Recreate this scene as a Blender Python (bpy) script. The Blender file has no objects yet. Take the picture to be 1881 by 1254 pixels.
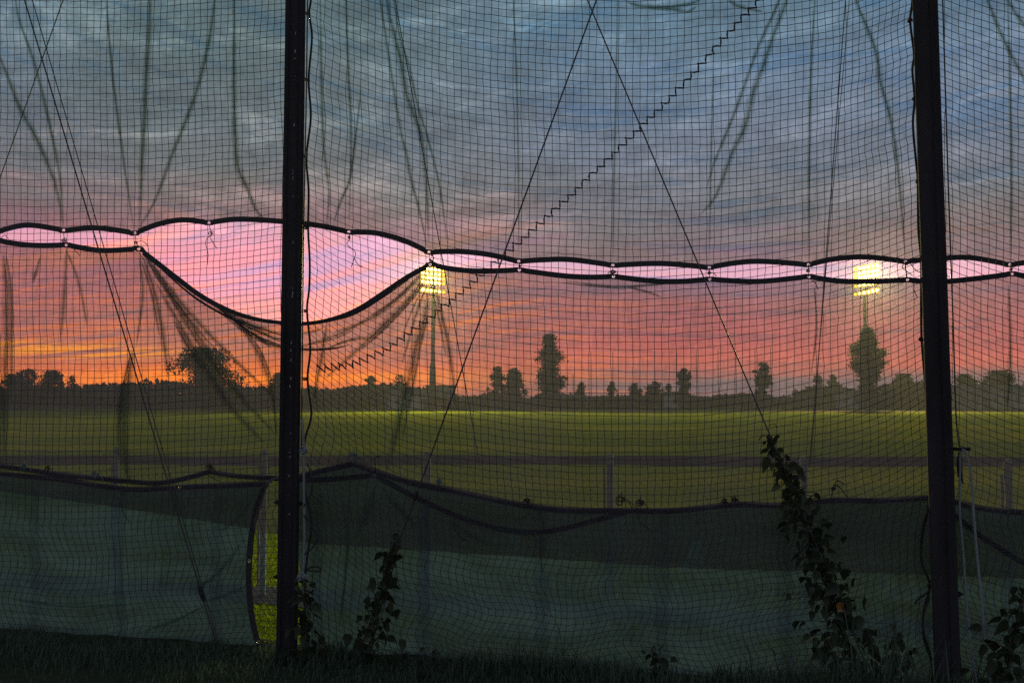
import bpy, bmesh, math, random
import numpy as np
from mathutils import Vector, Matrix, noise as mnoise

random.seed(7)
rng = np.random.default_rng(7)
R = math.radians
scene = bpy.context.scene
COL = scene.collection

# ------------------------------------------------------------------ camera
W, H, F = 1881.0, 1254.0, 1775.0
CX, CY, HOR = 940.5, 627.0, 735.0
CAMH = 1.65
PITCH = math.atan((HOR - CY) / F)
cam_d = bpy.data.cameras.new('camera')
cam_d.sensor_width = 36.0
cam_d.lens = F / W * 36.0
cam_d.clip_start = 0.05
cam_d.clip_end = 4000.0
cam = bpy.data.objects.new('camera', cam_d)
cam.location = (0, 0, CAMH)
cam.rotation_euler = (math.pi / 2 + PITCH, 0, 0)
COL.objects.link(cam)
scene.camera = cam

scene.render.engine = 'CYCLES'
scene.view_settings.view_transform = 'Standard'
scene.view_settings.look = 'None'
scene.view_settings.exposure = 0.0
scene.view_settings.gamma = 1.0
scene.view_settings.use_curve_mapping = False
cy = scene.cycles
cy.max_bounces = 5
cy.diffuse_bounces = 3
cy.glossy_bounces = 2
cy.transmission_bounces = 4
cy.transparent_max_bounces = 40
cy.use_denoising = False
cy.denoiser = 'OPENIMAGEDENOISE'
cy.denoising_input_passes = 'RGB_ALBEDO_NORMAL'
cy.denoising_prefilter = 'ACCURATE'
cy.sample_clamp_indirect = 1.0
cy.caustics_reflective = False
cy.caustics_refractive = False
cy.pixel_filter_type = 'BLACKMAN_HARRIS'
cy.filter_width = 1.5


# ------------------------------------------------------------------ node helper
class NT:
    def __init__(s, tree):
        s.t = tree

    def n(s, typ, **kw):
        nd = s.t.nodes.new(typ)
        for k, v in kw.items():
            setattr(nd, k, v)
        return nd

    def put(s, sock, v):
        if isinstance(v, bpy.types.NodeSocket):
            s.t.links.new(v, sock)
        elif v is not None:
            sock.default_value = v

    def m(s, op, a, b=None, c=None, clamp=False):
        nd = s.n('ShaderNodeMath', operation=op)
        nd.use_clamp = clamp
        for i, v in enumerate((a, b, c)):
            s.put(nd.inputs[i], v)
        return nd.outputs[0]

    def vec(s, x, y, z):
        nd = s.n('ShaderNodeCombineXYZ')
        for i, v in enumerate((x, y, z)):
            s.put(nd.inputs[i], v)
        return nd.outputs[0]

    def noise(s, v, scale, detail=4.0, rough=0.55, dist=0.0):
        nd = s.n('ShaderNodeTexNoise')
        s.put(nd.inputs['Vector'], v)
        nd.inputs['Scale'].default_value = scale
        nd.inputs['Detail'].default_value = detail
        nd.inputs['Roughness'].default_value = rough
        nd.inputs['Distortion'].default_value = dist
        return nd.outputs['Fac']

    def ramp(s, f, stops, interp='LINEAR'):
        nd = s.n('ShaderNodeValToRGB')
        cr = nd.color_ramp
        cr.interpolation = interp
        while len(cr.elements) > 1:
            cr.elements.remove(cr.elements[-1])
        for i, (p, c) in enumerate(stops):
            e = cr.elements[0] if i == 0 else cr.elements.new(p)
            e.position = p
            e.color = (c[0], c[1], c[2], 1.0)
        s.put(nd.inputs[0], f)
        return nd.outputs[0]

    def mixc(s, f, a, b, blend='MIX'):
        nd = s.n('ShaderNodeMix', data_type='RGBA', blend_type=blend)
        s.put(nd.inputs['Factor'], f)
        for k, v in (('A', a), ('B', b)):
            sk = [i for i in nd.inputs if i.name == k and i.type == 'RGBA'][0]
            s.put(sk, (*v, 1.0) if isinstance(v, tuple) and len(v) == 3 else v)
        return [o for o in nd.outputs if o.type == 'RGBA'][0]

    def smooth(s, v, a, b):
        nd = s.n('ShaderNodeMapRange', interpolation_type='SMOOTHSTEP')
        s.put(nd.inputs['Value'], v)
        nd.inputs['From Min'].default_value = a
        nd.inputs['From Max'].default_value = b
        return nd.outputs[0]


# ------------------------------------------------------------------ world: dusk sky
SUN_AZ = R(-16.0)      # measured from +Y towards +X
world = bpy.data.worlds.new('World')
scene.world = world
world.use_nodes = True
wt = world.node_tree
wt.nodes.clear()
k = NT(wt)
tc = k.n('ShaderNodeTexCoord')
sep = k.n('ShaderNodeSeparateXYZ')
wt.links.new(tc.outputs['Generated'], sep.inputs[0])
dx, dy, dz = sep.outputs
elev = k.m('MULTIPLY', k.m('ARCSINE', k.m('MAXIMUM', dz, -0.05)), 57.2958)
az = k.m('MULTIPLY', k.m('ARCTAN2', dx, dy), 57.2958)
dazr = k.m('ADD', az, 16.0)
daz = k.m('ABSOLUTE', dazr)
# cloud streaks: noise drawn out along the horizon, tighter towards it
lv = k.m('LOGARITHM', k.m('ADD', k.m('MAXIMUM', elev, 0.0), 3.0), 2.718)
tilt_ = k.m('MULTIPLY_ADD', k.smooth(elev, 9.0, 15.0), 0.034, -0.022)
leftw = k.m('SUBTRACT', 1.0, k.smooth(az, -8.0, 12.0))
shear = k.m('MULTIPLY_ADD', az, k.m('MULTIPLY', tilt_, leftw), lv)
n_str = k.noise(k.vec(k.m('MULTIPLY', az, 0.045), k.m('MULTIPLY', shear, 7.5), 3.3), 1.0, 5.0, 0.55, 0.5)
n_big = k.noise(k.vec(k.m('MULTIPLY', az, 0.055), k.m('MULTIPLY', shear, 4.0), 1.7), 1.0, 5.0, 0.55, 0.6)
n_fine = k.noise(k.vec(k.m('MULTIPLY', az, 0.10), k.m('MULTIPLY', shear, 16.0), 5.1), 1.0, 6.0, 0.62, 0.4)
n_cir = k.noise(k.vec(k.m('MULTIPLY_ADD', az, 0.05, k.m('MULTIPLY', elev, 0.06)),
                      k.m('MULTIPLY_ADD', az, -0.05, k.m('MULTIPLY', elev, 0.30)), 9.0), 1.0, 6.0, 0.6, 1.2)
ew = k.m('ADD', elev, k.m('MULTIPLY', k.m('SUBTRACT', n_big, 0.5), k.m('MULTIPLY_ADD', k.m('MINIMUM', elev, 14.0), 0.42, 0.9)))
ew = k.m('ADD', ew, k.m('MULTIPLY', k.m('SUBTRACT', n_fine, 0.5), k.m('MULTIPLY_ADD', k.m('MINIMUM', elev, 12.0), 0.10, 1.25)))
t = k.m('DIVIDE', k.m('MAXIMUM', ew, 0.0), 40.0, clamp=True)
S = 3.4


def stops(rows):
    return [(e / 40.0, (c[0] / S, c[1] / S, c[2] / S)) for e, c in rows]


core = k.ramp(t, stops([(0.0, (1.5, .42, .26)), (0.6, (2.3, .46, .14)), (1.3, (3.4, .76, .03)), (1.9, (2.3, .46, .16)), (2.6, (1.5, .42, .34)),
                        (3.6, (1.25, .42, .40)), (5.0, (1.25, .38, .38)), (6.6, (1.10, .34, .44)), (8.5, (.98, .33, .46)),
                        (10.5, (.70, .36, .50)), (12.5, (.48, .42, .54)), (16, (.37, .45, .62)), (21, (.28, .43, .60)), (30, (.23, .34, .48)), (40, (.22, .29, .41))]))
side = k.ramp(t, stops([(0.0, (.40, .30, .40)), (1.0, (.58, .36, .44)), (1.7, (1.20, .36, .36)), (2.3, (1.70, .37, .34)), (3.2, (1.42, .30, .36)), (4.2, (1.22, .31, .40)), (5.5, (1.02, .32, .43)),
                        (7.0, (.84, .37, .56)), (9.0, (.62, .39, .55)), (11.0, (.50, .46, .66)), (14, (.44, .50, .82)), (18, (.39, .54, .96)),
                        (22, (.29, .51, .88)), (30, (.24, .38, .62)), (40, (.23, .30, .44))]))
f_side = k.smooth(daz, 2.0, 25.0)
f_side = k.m('MULTIPLY', f_side, k.smooth(dazr, -60.0, 0.0))
sky = k.mixc(f_side, core, side)
ys = k.m('DIVIDE', k.m('SUBTRACT', k.m('ADD', elev, k.m('MULTIPLY', k.m('SUBTRACT', n_big, 0.5), 1.1)), 2.75), 0.33)
ystreak = k.m('MULTIPLY', k.m('POWER', 2.718, k.m('MULTIPLY', k.m('MULTIPLY', ys, ys), -1.0)), k.m('SUBTRACT', 1.0, k.smooth(az, -23.0, -13.0)))
sky = k.mixc(k.m('MULTIPLY', k.m('MULTIPLY', ystreak, k.smooth(n_fine, 0.40, 0.56)), k.smooth(daz, 45.0, 20.0)), sky, (3.0 / S, .95 / S, .06 / S))
fire = k.m('MULTIPLY', k.m('MULTIPLY', k.smooth(n_fine, 0.52, 0.64), k.m('SUBTRACT', 1.0, k.smooth(elev, 5.0, 8.5))), k.m('SUBTRACT', 1.0, k.smooth(daz, 12.0, 34.0)))
sky = k.mixc(k.m('MULTIPLY', fire, 0.75), sky, (2.1 / S, .46 / S, .14 / S))
# warm and lavender streaks lit from below
band = k.m('MULTIPLY', k.smooth(elev, 4.5, 7.5), k.m('SUBTRACT', 1.0, k.smooth(elev, 8.8, 11.6)))
sky = k.mixc(k.m('MULTIPLY', band, k.m('MULTIPLY', k.smooth(n_str, 0.53, 0.66), k.m('SUBTRACT', 0.75, k.m('MULTIPLY', f_side, 0.55)))), sky, (1.35 / S, .42 / S, .30 / S))
sky = k.mixc(k.m('MULTIPLY', band, k.m('MULTIPLY', k.smooth(n_str, 0.50, 0.36), 0.85)), sky, (.70 / S, .36 / S, .64 / S))
# muted grey clouds and pale cirrus
gm = k.m('MULTIPLY', k.smooth(n_fine, 0.50, 0.34), k.smooth(elev, 1.4, 3.0))
sky = k.mixc(k.m('MULTIPLY', gm, 0.85), sky, k.mixc(1.0, sky, (.48, .74, .95), 'MULTIPLY'))
n_det = k.noise(k.vec(k.m('MULTIPLY_ADD', az, 0.13, k.m('MULTIPLY', elev, 0.10)), k.m('MULTIPLY_ADD', az, -0.04, k.m('MULTIPLY', elev, 0.46)), 14.0), 1.0, 7.0, 0.66, 1.5)
n_cir = k.m('ADD', k.m('MULTIPLY', n_cir, 0.5), k.m('MULTIPLY', n_det, 0.5))
cm = k.m('MULTIPLY', k.smooth(n_cir, 0.50, 0.66), k.m('MULTIPLY', k.smooth(elev, 7.0, 13.0), k.m('MULTIPLY_ADD', k.smooth(az, -4.0, 18.0), -0.5, 1.0)))
sky = k.mixc(k.m('MULTIPLY', cm, 0.85), sky, k.mixc(1.0, sky, (2.6, 2.3, 2.05), 'MULTIPLY'))
dk = k.m('MULTIPLY', k.smooth(n_cir, 0.50, 0.36), k.smooth(elev, 6.0, 13.0))
sky = k.mixc(k.m('MULTIPLY', dk, 0.8), sky, k.mixc(1.0, sky, (.60, .60, .66), 'MULTIPLY'))
# the sky away from the sunset falls off to dusk blue
away = k.smooth(daz, 45.0, 125.0)
dusk = k.ramp(t, stops([(0, (.52, .51, .58)), (6, (.50, .50, .60)), (20, (.40, .44, .56)), (40, (.26, .32, .44))]))
sky = k.mixc(away, sky, dusk)
nish = k.n('ShaderNodeTexSky', sky_type='NISHITA')
nish.sun_disc = False
nish.sun_elevation = R(1.5)
nish.sun_rotation = SUN_AZ
bg1 = k.n('ShaderNodeBackground')
wt.links.new(sky, bg1.inputs['Color'])
bg1.inputs['Strength'].default_value = S
bg2 = k.n('ShaderNodeBackground')
wt.links.new(nish.outputs[0], bg2.inputs['Color'])
bg2.inputs['Strength'].default_value = 0.004
add = k.n('ShaderNodeAddShader')
wt.links.new(bg1.outputs[0], add.inputs[0])
wt.links.new(bg2.outputs[0], add.inputs[1])
wo = k.n('ShaderNodeOutputWorld')
wt.links.new(add.outputs[0], wo.inputs['Surface'])
world.cycles.sampling_method = 'MANUAL'
world.cycles.sample_map_resolution = 1024

sun_d = bpy.data.lights.new('sun', 'SUN')
sun_d.energy = 0.2
sun_d.angle = R(12.0)
sun_d.color = (1.0, .55, .30)
sun = bpy.data.objects.new('sun', sun_d)
sd = Vector((math.sin(SUN_AZ) * math.cos(R(3)), math.cos(SUN_AZ) * math.cos(R(3)), math.sin(R(3))))
sun.rotation_euler = sd.to_track_quat('Z', 'Y').to_euler()
sun.location = (-8, 20, 12)
COL.objects.link(sun)

# ------------------------------------------------------------------ geometry helpers
FV = Vector((0, math.cos(PITCH), math.sin(PITCH)))
UV = Vector((0, -math.sin(PITCH), math.cos(PITCH)))
RV = Vector((1, 0, 0))
KN = 0.2527              # slope of the fence line: Y + KN*X = c
C_NET, C_LOW, C_MID, C_UP, C_POST, C_WIRE = 6.006, 6.14, 6.09, 6.17, 5.885, 5.945
PN = Vector((KN, 1, 0)).normalized()     # away from the camera
PT = Vector((1, -KN, 0)).normalized()    # along the line


def ray(px, py):
    return FV + RV * ((px - CX) / F) - UV * ((py - CY) / F)


def at(px, py, c, kn=KN):
    d = ray(px, py)
    s = c / (d.y + kn * d.x)
    return Vector((0, 0, CAMH)) + d * s


def atY(px, py, Y):
    return at(px, py, Y, 0.0)


def ground_at(px, py):
    d = ray(px, py)
    s = -CAMH / d.z
    return Vector((0, 0, CAMH)) + d * s


def pxsize(c):           # metres per photo pixel at depth c
    return c / F


class MB:
    def __init__(s):
        s.v, s.f = [], []

    def add(s, vs, fs):
        o = len(s.v)
        s.v.extend([tuple(p) for p in vs])
        s.f.extend([tuple(i + o for i in q) for q in fs])

    def tube(s, pts, r, n=6, cap=True):
        pts = [Vector(p) for p in pts]
        m = len(pts)
        rs = r if isinstance(r, (list, tuple)) else [r] * m
        up0 = Vector((0.13, -1, 0.21)).normalized()
        vs, fs = [], []
        for i, p in enumerate(pts):
            d = (pts[min(i + 1, m - 1)] - pts[max(i - 1, 0)])
            if d.length < 1e-9:
                d = Vector((0, 0, 1))
            d.normalize()
            a = d.cross(up0)
            if a.length < 1e-3:
                a = d.cross(Vector((1, 0, 0)))
            a.normalize()
            b = d.cross(a)
            for j in range(n):
                q = 2 * math.pi * j / n
                vs.append(p + (a * math.cos(q) + b * math.sin(q)) * rs[i])
        for i in range(m - 1):
            for j in range(n):
                fs.append((i * n + j, i * n + (j + 1) % n, (i + 1) * n + (j + 1) % n, (i + 1) * n + j))
        if cap:
            fs.append(tuple(range(n))[::-1])
            fs.append(tuple((m - 1) * n + j for j in range(n)))
        s.add(vs, fs)

    def box(s, c, u, v, w):          # centre and three half-extent vectors
        c, u, v, w = map(Vector, (c, u, v, w))
        vs = [c + u * a + v * b + w * d for a in (-1, 1) for b in (-1, 1) for d in (-1, 1)]
        s.add(vs, [(0, 1, 3, 2), (4, 6, 7, 5), (0, 4, 5, 1), (2, 3, 7, 6), (0, 2, 6, 4), (1, 5, 7, 3)])

    def mesh(s, name, smooth=False):
        me = bpy.data.meshes.new(name)
        me.from_pydata(s.v, [], s.f)
        if smooth:
            me.polygons.foreach_set('use_smooth', [True] * len(me.polygons))
        me.update()
        return me

    def build(s, name, mat, parent=None, smooth=False):
        return link(name, s.mesh(name, smooth), mat, parent)


def link(name, me, mat, parent=None):
    if mat is not None and not me.materials:
        me.materials.append(mat)
    o = bpy.data.objects.new(name, me)
    COL.objects.link(o)
    if parent is not None:
        o.parent = parent
    return o


def tag(o, label=None, cat=None, group=None, kind=None):
    for a, b in (('label', label), ('category', cat), ('group', group), ('kind', kind)):
        if b:
            o[a] = b
    return o


def empty(name, label, cat, group=None, kind=None):
    o = bpy.data.objects.new(name, None)
    COL.objects.link(o)
    o.empty_display_size = 0.1
    return tag(o, label, cat, group, kind)


def crom(p, sub=6):
    p = [Vector(q) for q in p]
    if len(p) < 3:
        return [p[0].lerp(p[-1], i / sub) for i in range(sub + 1)]
    out = []
    for i in range(len(p) - 1):
        a = p[i - 1] if i > 0 else p[i] * 2 - p[i + 1]
        b, c = p[i], p[i + 1]
        d = p[i + 2] if i + 2 < len(p) else p[i + 1] * 2 - p[i]
        for j in range(sub):
            u = j / sub
            out.append(0.5 * ((2 * b) + (c - a) * u + (2 * a - 5 * b + 4 * c - d) * u * u + (3 * b - a - 3 * c + d) * u ** 3))
    out.append(p[-1])
    return out


def curve_px(pts, sub=6):
    """photo polyline of (x, y) or (x, y, 1) where 1 marks a tied corner; smooth between the corners"""
    secs, cur = [], []
    for q in pts:
        cur.append(Vector((q[0], q[1])))
        if len(q) > 2 and len(cur) > 1:
            secs.append(cur)
            cur = [cur[-1]]
    if len(cur) > 1:
        secs.append(cur)
    out = []
    for s_ in secs:
        c_ = crom(s_, sub)
        out.extend(c_ if not out else c_[1:])
    return out


def interp(curve, x):
    """y of a left-to-right curve at x"""
    if x <= curve[0].x:
        return curve[0].y
    for a, b in zip(curve, curve[1:]):
        if x <= b.x:
            u = (x - a.x) / max(b.x - a.x, 1e-6)
            return a.y + (b.y - a.y) * u
    return curve[-1].y


def fnoise(x, y, z=0.0):
    return mnoise.noise(Vector((x, y, z)))


# ------------------------------------------------------------------ materials
def newmat(name):
    m = bpy.data.materials.new(name)
    m.use_nodes = True
    m.node_tree.nodes.clear()
    kk = NT(m.node_tree)
    out = kk.n('ShaderNodeOutputMaterial')
    return m, kk, out


def coord(kk, which='Object'):
    return kk.n('ShaderNodeTexCoord').outputs[which]


def pbr(name, col, rough=0.7, var=None, scale=6.0, metal=0.0, bump=0.0, bscale=40.0, spec=0.4, stretch=None):
    m, kk, out = newmat(name)
    b = kk.n('ShaderNodeBsdfPrincipled')
    b.inputs['Roughness'].default_value = rough
    b.inputs['Metallic'].default_value = metal
    b.inputs['Specular IOR Level'].default_value = spec
    v = coord(kk)
    if stretch:
        mp = kk.n('ShaderNodeMapping')
        mp.inputs['Scale'].default_value = stretch
        m.node_tree.links.new(v, mp.inputs['Vector'])
        v = mp.outputs[0]
    if var:
        f = kk.noise(v, scale, 5.0, 0.6)
        c = kk.ramp(f, [(0.32, col), (0.68, var)])
        m.node_tree.links.new(c, b.inputs['Base Color'])
    else:
        b.inputs['Base Color'].default_value = (*col, 1)
    if bump:
        bn = kk.n('ShaderNodeBump')
        bn.inputs['Strength'].default_value = bump
        bn.inputs['Distance'].default_value = 0.01
        m.node_tree.links.new(kk.noise(v, bscale, 4.0, 0.6), bn.inputs['Height'])
        m.node_tree.links.new(bn.outputs[0], b.inputs['Normal'])
    m.node_tree.links.new(b.outputs[0], out.inputs['Surface'])
    return m


def fabric(name, T, D, L, strength=1.0, soft_=(1.8, .9)):
    """open knitted shade cloth: light passes the holes, the yarn is dark green"""
    m, kk, out = newmat(name)
    v = coord(kk)
    sp = kk.n('ShaderNodeSeparateXYZ')
    m.node_tree.links.new(v, sp.inputs[0])
    x, y, z = sp.outputs
    weave = kk.noise(kk.vec(kk.m('MULTIPLY', x, 14.0), 0.0, kk.m('MULTIPLY', z, 85.0)), 1.0, 4.0, 0.65)
    slub = kk.noise(kk.vec(kk.m('MULTIPLY', x, 34.0), 0.0, kk.m('MULTIPLY', z, 6.0)), 1.0, 5.0, 0.62, .4)
    soft = kk.noise(kk.vec(kk.m('MULTIPLY', x, soft_[0]), 3.0, kk.m('MULTIPLY', z, soft_[1])), 1.0, 4.0, 0.55, .5)
    dens = kk.m('ADD', kk.m('MULTIPLY', kk.m('SUBTRACT', weave, 0.5), 0.85 * strength),
                kk.m('MULTIPLY', kk.m('SUBTRACT', slub, 0.5), 0.75 * strength))
    dens = kk.m('ADD', dens, kk.m('MULTIPLY', kk.m('SUBTRACT', soft, 0.5), 0.7 * strength))
    open_ = kk.m('MAXIMUM', kk.m('SUBTRACT', 1.0, dens), 0.3)
    tr = kk.n('ShaderNodeBsdfTransparent')
    cc = kk.mixc(1.0, (T[0], T[1], T[2]), kk.vec(open_, open_, open_), 'MULTIPLY')
    m.node_tree.links.new(cc, tr.inputs['Color'])
    df = kk.n('ShaderNodeBsdfDiffuse')
    dirt = kk.m('MULTIPLY_ADD', kk.m('ADD', kk.m('SUBTRACT', soft, 0.5), kk.m('MULTIPLY', kk.m('SUBTRACT', slub, 0.5), .5)), 1.5 * strength, 1.0, clamp=False)  # fold ripples' shading painted into the yarn colour with the slub; no soiling
    dirt = kk.m('MAXIMUM', dirt, 0.25)
    dv = kk.vec(dirt, dirt, dirt)
    m.node_tree.links.new(kk.mixc(1.0, D, dv, 'MULTIPLY'), df.inputs['Color'])
    tl = kk.n('ShaderNodeBsdfTranslucent')
    m.node_tree.links.new(kk.mixc(1.0, L, dv, 'MULTIPLY'), tl.inputs['Color'])
    a1, a2 = kk.n('ShaderNodeAddShader'), kk.n('ShaderNodeAddShader')
    m.node_tree.links.new(tr.outputs[0], a1.inputs[0])
    m.node_tree.links.new(df.outputs[0], a1.inputs[1])
    m.node_tree.links.new(a1.outputs[0], a2.inputs[0])
    m.node_tree.links.new(tl.outputs[0], a2.inputs[1])
    m.node_tree.links.new(a2.outputs[0], out.inputs['Surface'])
    return m


def emit(name, col, power, rim=None):
    m, kk, out = newmat(name)
    e = kk.n('ShaderNodeEmission')
    e.inputs['Color'].default_value = (*col, 1)
    e.inputs['Strength'].default_value = power
    m.node_tree.links.new(e.outputs[0], out.inputs['Surface'])
    return m


def leafmat(name, c1, c2, trans=0.35, gloss=.03):
    m, kk, out = newmat(name)
    oi = kk.n('ShaderNodeObjectInfo')
    f = kk.noise(coord(kk), 9.0, 3.0, 0.6)
    f2 = kk.m('MULTIPLY_ADD', oi.outputs['Random'], 0.6, kk.m('MULTIPLY', f, 0.4), clamp=True)
    c = kk.mixc(f2, c1, c2)
    df = kk.n('ShaderNodeBsdfDiffuse')
    tl = kk.n('ShaderNodeBsdfTranslucent')
    gl = kk.n('ShaderNodeBsdfGlossy')
    gl.inputs['Roughness'].default_value = 0.45
    gl.inputs['Color'].default_value = (gloss, gloss, gloss, 1)
    m.node_tree.links.new(c, df.inputs['Color'])
    m.node_tree.links.new(c, tl.inputs['Color'])
    mx = kk.n('ShaderNodeMixShader')
    mx.inputs[0].default_value = trans
    m.node_tree.links.new(df.outputs[0], mx.inputs[1])
    m.node_tree.links.new(tl.outputs[0], mx.inputs[2])
    ad = kk.n('ShaderNodeAddShader')
    m.node_tree.links.new(mx.outputs[0], ad.inputs[0])
    m.node_tree.links.new(gl.outputs[0], ad.inputs[1])
    m.node_tree.links.new(ad.outputs[0], out.inputs['Surface'])
    return m


M = {}
M['twine'] = pbr('twine', (.012, .014, .013), .8)
M['cord'] = pbr('cord', (.010, .010, .010), .8)
M['hem'] = pbr('hem', (.010, .011, .013), .75, (.016, .016, .020), 30, bump=.3, bscale=300)
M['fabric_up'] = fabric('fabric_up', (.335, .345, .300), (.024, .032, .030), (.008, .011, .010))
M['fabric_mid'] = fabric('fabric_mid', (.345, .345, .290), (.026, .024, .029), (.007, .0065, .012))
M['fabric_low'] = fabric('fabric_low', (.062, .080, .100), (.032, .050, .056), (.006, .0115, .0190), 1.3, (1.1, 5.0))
M['fold_up'] = fabric('fold_up', (.71, .73, .70), (.012, .016, .014), (.004, .005, .004), .5)
M['fold_low'] = fabric('fold_low', (.72, .75, .72), (.012, .020, .018), (.004, .006, .005), .5)
M['post'] = pbr('post', (.015, .014, .016), .7, (.028, .026, .030), 5, bump=.25, bscale=60, spec=.03, stretch=(1, 1, .15))
M['post_rail'] = pbr('post_rail', (.014, .0135, .016), .65, (.022, .021, .024), 8, bump=.2, spec=.03, stretch=(1, 1, .1))
M['chip'] = pbr('chip', (.34, .34, .36), .7, (.2, .2, .22), 60)
M['steel'] = pbr('steel', (.16, .17, .18), .45, (.22, .23, .24), 30, metal=.7)
M['wire'] = pbr('wire', (.030, .026, .032), .5, metal=.3)
M['rope'] = pbr('rope', (.10, .115, .12), .9, (.16, .18, .18), 80, bump=.5, bscale=200)
M['bluetie'] = pbr('bluetie', (.06, .10, .13), .7)
M['brass'] = pbr('brass', (.55, .52, .45), .35, metal=.9)
M['galv'] = pbr('galv', (.20, .215, .24), .85, (.26, .275, .29), 12, spec=.2)
M['link'] = pbr('link', (.08, .085, .09), .8, spec=.1)
M['gravel'] = pbr('gravel', (.035, .035, .032), .95, (.085, .083, .076), 40, bump=.8, bscale=60, spec=0.0)
M['dirt'] = pbr('dirt', (.022, .020, .024), .95, (.034, .031, .036), .5, bump=.4, bscale=8, spec=0.0)
M['dry'] = pbr('dry', (.10, .080, .050), .95, (.14, .105, .06), .08, spec=0.0)
M['lamp_metal'] = pbr('lamp_metal', (.10, .10, .09), .5, metal=.5)
M['tower'] = pbr('tower', (.045, .045, .040), .7, (.06, .058, .05), 2)
M['lens'] = emit('lens', (1.0, .76, .20), 24)
M['lens_dim'] = emit('lens_dim', (1.0, .62, .04), 9)
M['glow_bowl'] = emit('glow_bowl', (1.0, .50, .0), 4.0)  # golden halo of the lamps painted as emission on their reflector bowls
M['bark'] = pbr('bark', (.05, .042, .034), .9, (.075, .062, .05), 8, bump=.6)
M['leaf_tree'] = leafmat('leaf_tree', (.034, .038, .032), (.060, .066, .052), .2, 0.002)
M['leaf_hedge'] = leafmat('leaf_hedge', (.036, .038, .036), (.060, .063, .058), .1, 0.002)
M['leaf_vine'] = leafmat('leaf_vine', (.010, .017, .010), (.030, .040, .022), .2, .01)
M['leaf_orange'] = leafmat('leaf_orange', (.42, .16, .02), (.5, .2, .03), .5)
M['leaf_yellow'] = leafmat('leaf_yellow', (.40, .36, .03), (.5, .42, .04), .5)
M['stem'] = pbr('stem', (.030, .034, .020), .8)
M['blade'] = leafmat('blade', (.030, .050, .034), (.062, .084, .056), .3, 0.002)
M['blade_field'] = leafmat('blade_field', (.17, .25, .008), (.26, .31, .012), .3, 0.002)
M['wall_pale'] = pbr('wall_pale', (.30, .30, .29), .9, (.36, .35, .33), 1)
M['wall_grey'] = pbr('wall_grey', (.16, .16, .17), .9, (.2, .2, .2), 1)
M['roof_dark'] = pbr('roof_dark', (.05, .05, .055), .8, (.07, .068, .07), 2)
M['dark_glass'] = pbr('dark_glass', (.012, .013, .016), .15)


def grass_ground():
    m, kk, out = newmat('field_grass')
    v = coord(kk)
    sp = kk.n('ShaderNodeSeparateXYZ')
    m.node_tree.links.new(v, sp.inputs[0])
    x, y, z = sp.outputs
    big = kk.noise(kk.vec(kk.m('MULTIPLY', x, .05), kk.m('MULTIPLY', y, .05), 0.0), 1.0, 4.0, .6)
    mow = kk.noise(kk.vec(kk.m('MULTIPLY', x, .02), kk.m('MULTIPLY', y, .22), 2.0), 1.0, 3.0, .6)
    fine = kk.noise(v, 14.0, 5.0, .7)
    c = kk.ramp(kk.m('ADD', kk.m('MULTIPLY', big, .5), kk.m('MULTIPLY', mow, .5)),
                [(.36, (.075, .112, .006)), (.50, (.135, .165, .006)), (.63, (.25, .23, .008))])
    c = kk.mixc(kk.m('MULTIPLY', kk.smooth(fine, .35, .75), .55), c, (.055, .075, .008))
    b = kk.n('ShaderNodeBsdfPrincipled')
    b.inputs['Roughness'].default_value = .95
    b.inputs['Specular IOR Level'].default_value = 0.0
    m.node_tree.links.new(c, b.inputs['Base Color'])
    bn = kk.n('ShaderNodeBump')
    bn.inputs['Strength'].default_value = .7
    bn.inputs['Distance'].default_value = .05
    m.node_tree.links.new(fine, bn.inputs['Height'])
    m.node_tree.links.new(bn.outputs[0], b.inputs['Normal'])
    m.node_tree.links.new(b.outputs[0], out.inputs['Surface'])
    return m


M['field'] = grass_ground()
M['soil'] = pbr('soil', (.020, .026, .016), .95, (.034, .038, .022), 5, bump=.6, bscale=30, spec=0.0)

# ------------------------------------------------------------------ setting: ground
mb = MB()
XS = [-700, -400, -200, -60, -20, -8, 8, 20, 60, 200, 400, 700]
YS = [-60, -10, 3, 9, 20, 40, 80, 140, 220, 300, 420]
vs = [(x, y, 0.0) for y in YS for x in XS]
nx = len(XS)
fs = [(j * nx + i, j * nx + i + 1, (j + 1) * nx + i + 1, (j + 1) * nx + i) for j in range(len(YS) - 1) for i in range(nx - 1)]
mb.add(vs, fs)
ground = tag(mb.build('ground', M['field']), 'yellow green mown playing field reaching to the far trees', 'field', kind='structure')


def strip(name, mat, near, far_, z, label, cat, wob=0.0, frq=0.2, x0=-260, x1=260, n=160, kn=0.0):
    mb = MB()
    vs = []
    for i in range(n + 1):
        u = (i / n) * 2 - 1
        x = (x1 + x0) / 2 + (x1 - x0) / 2 * (abs(u) ** 1.6 * (1 if u > 0 else -1))
        a = near - kn * x + wob * fnoise(x * frq, 1.3)
        b = far_ - kn * x + wob * fnoise(x * frq, 7.7)
        vs += [(x, a, z), (x, b, z)]
    mb.add(vs, [(2 * i, 2 * i + 2, 2 * i + 3, 2 * i + 1) for i in range(n)])
    return tag(mb.build(name, mat), label, cat, kind='structure')


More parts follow.
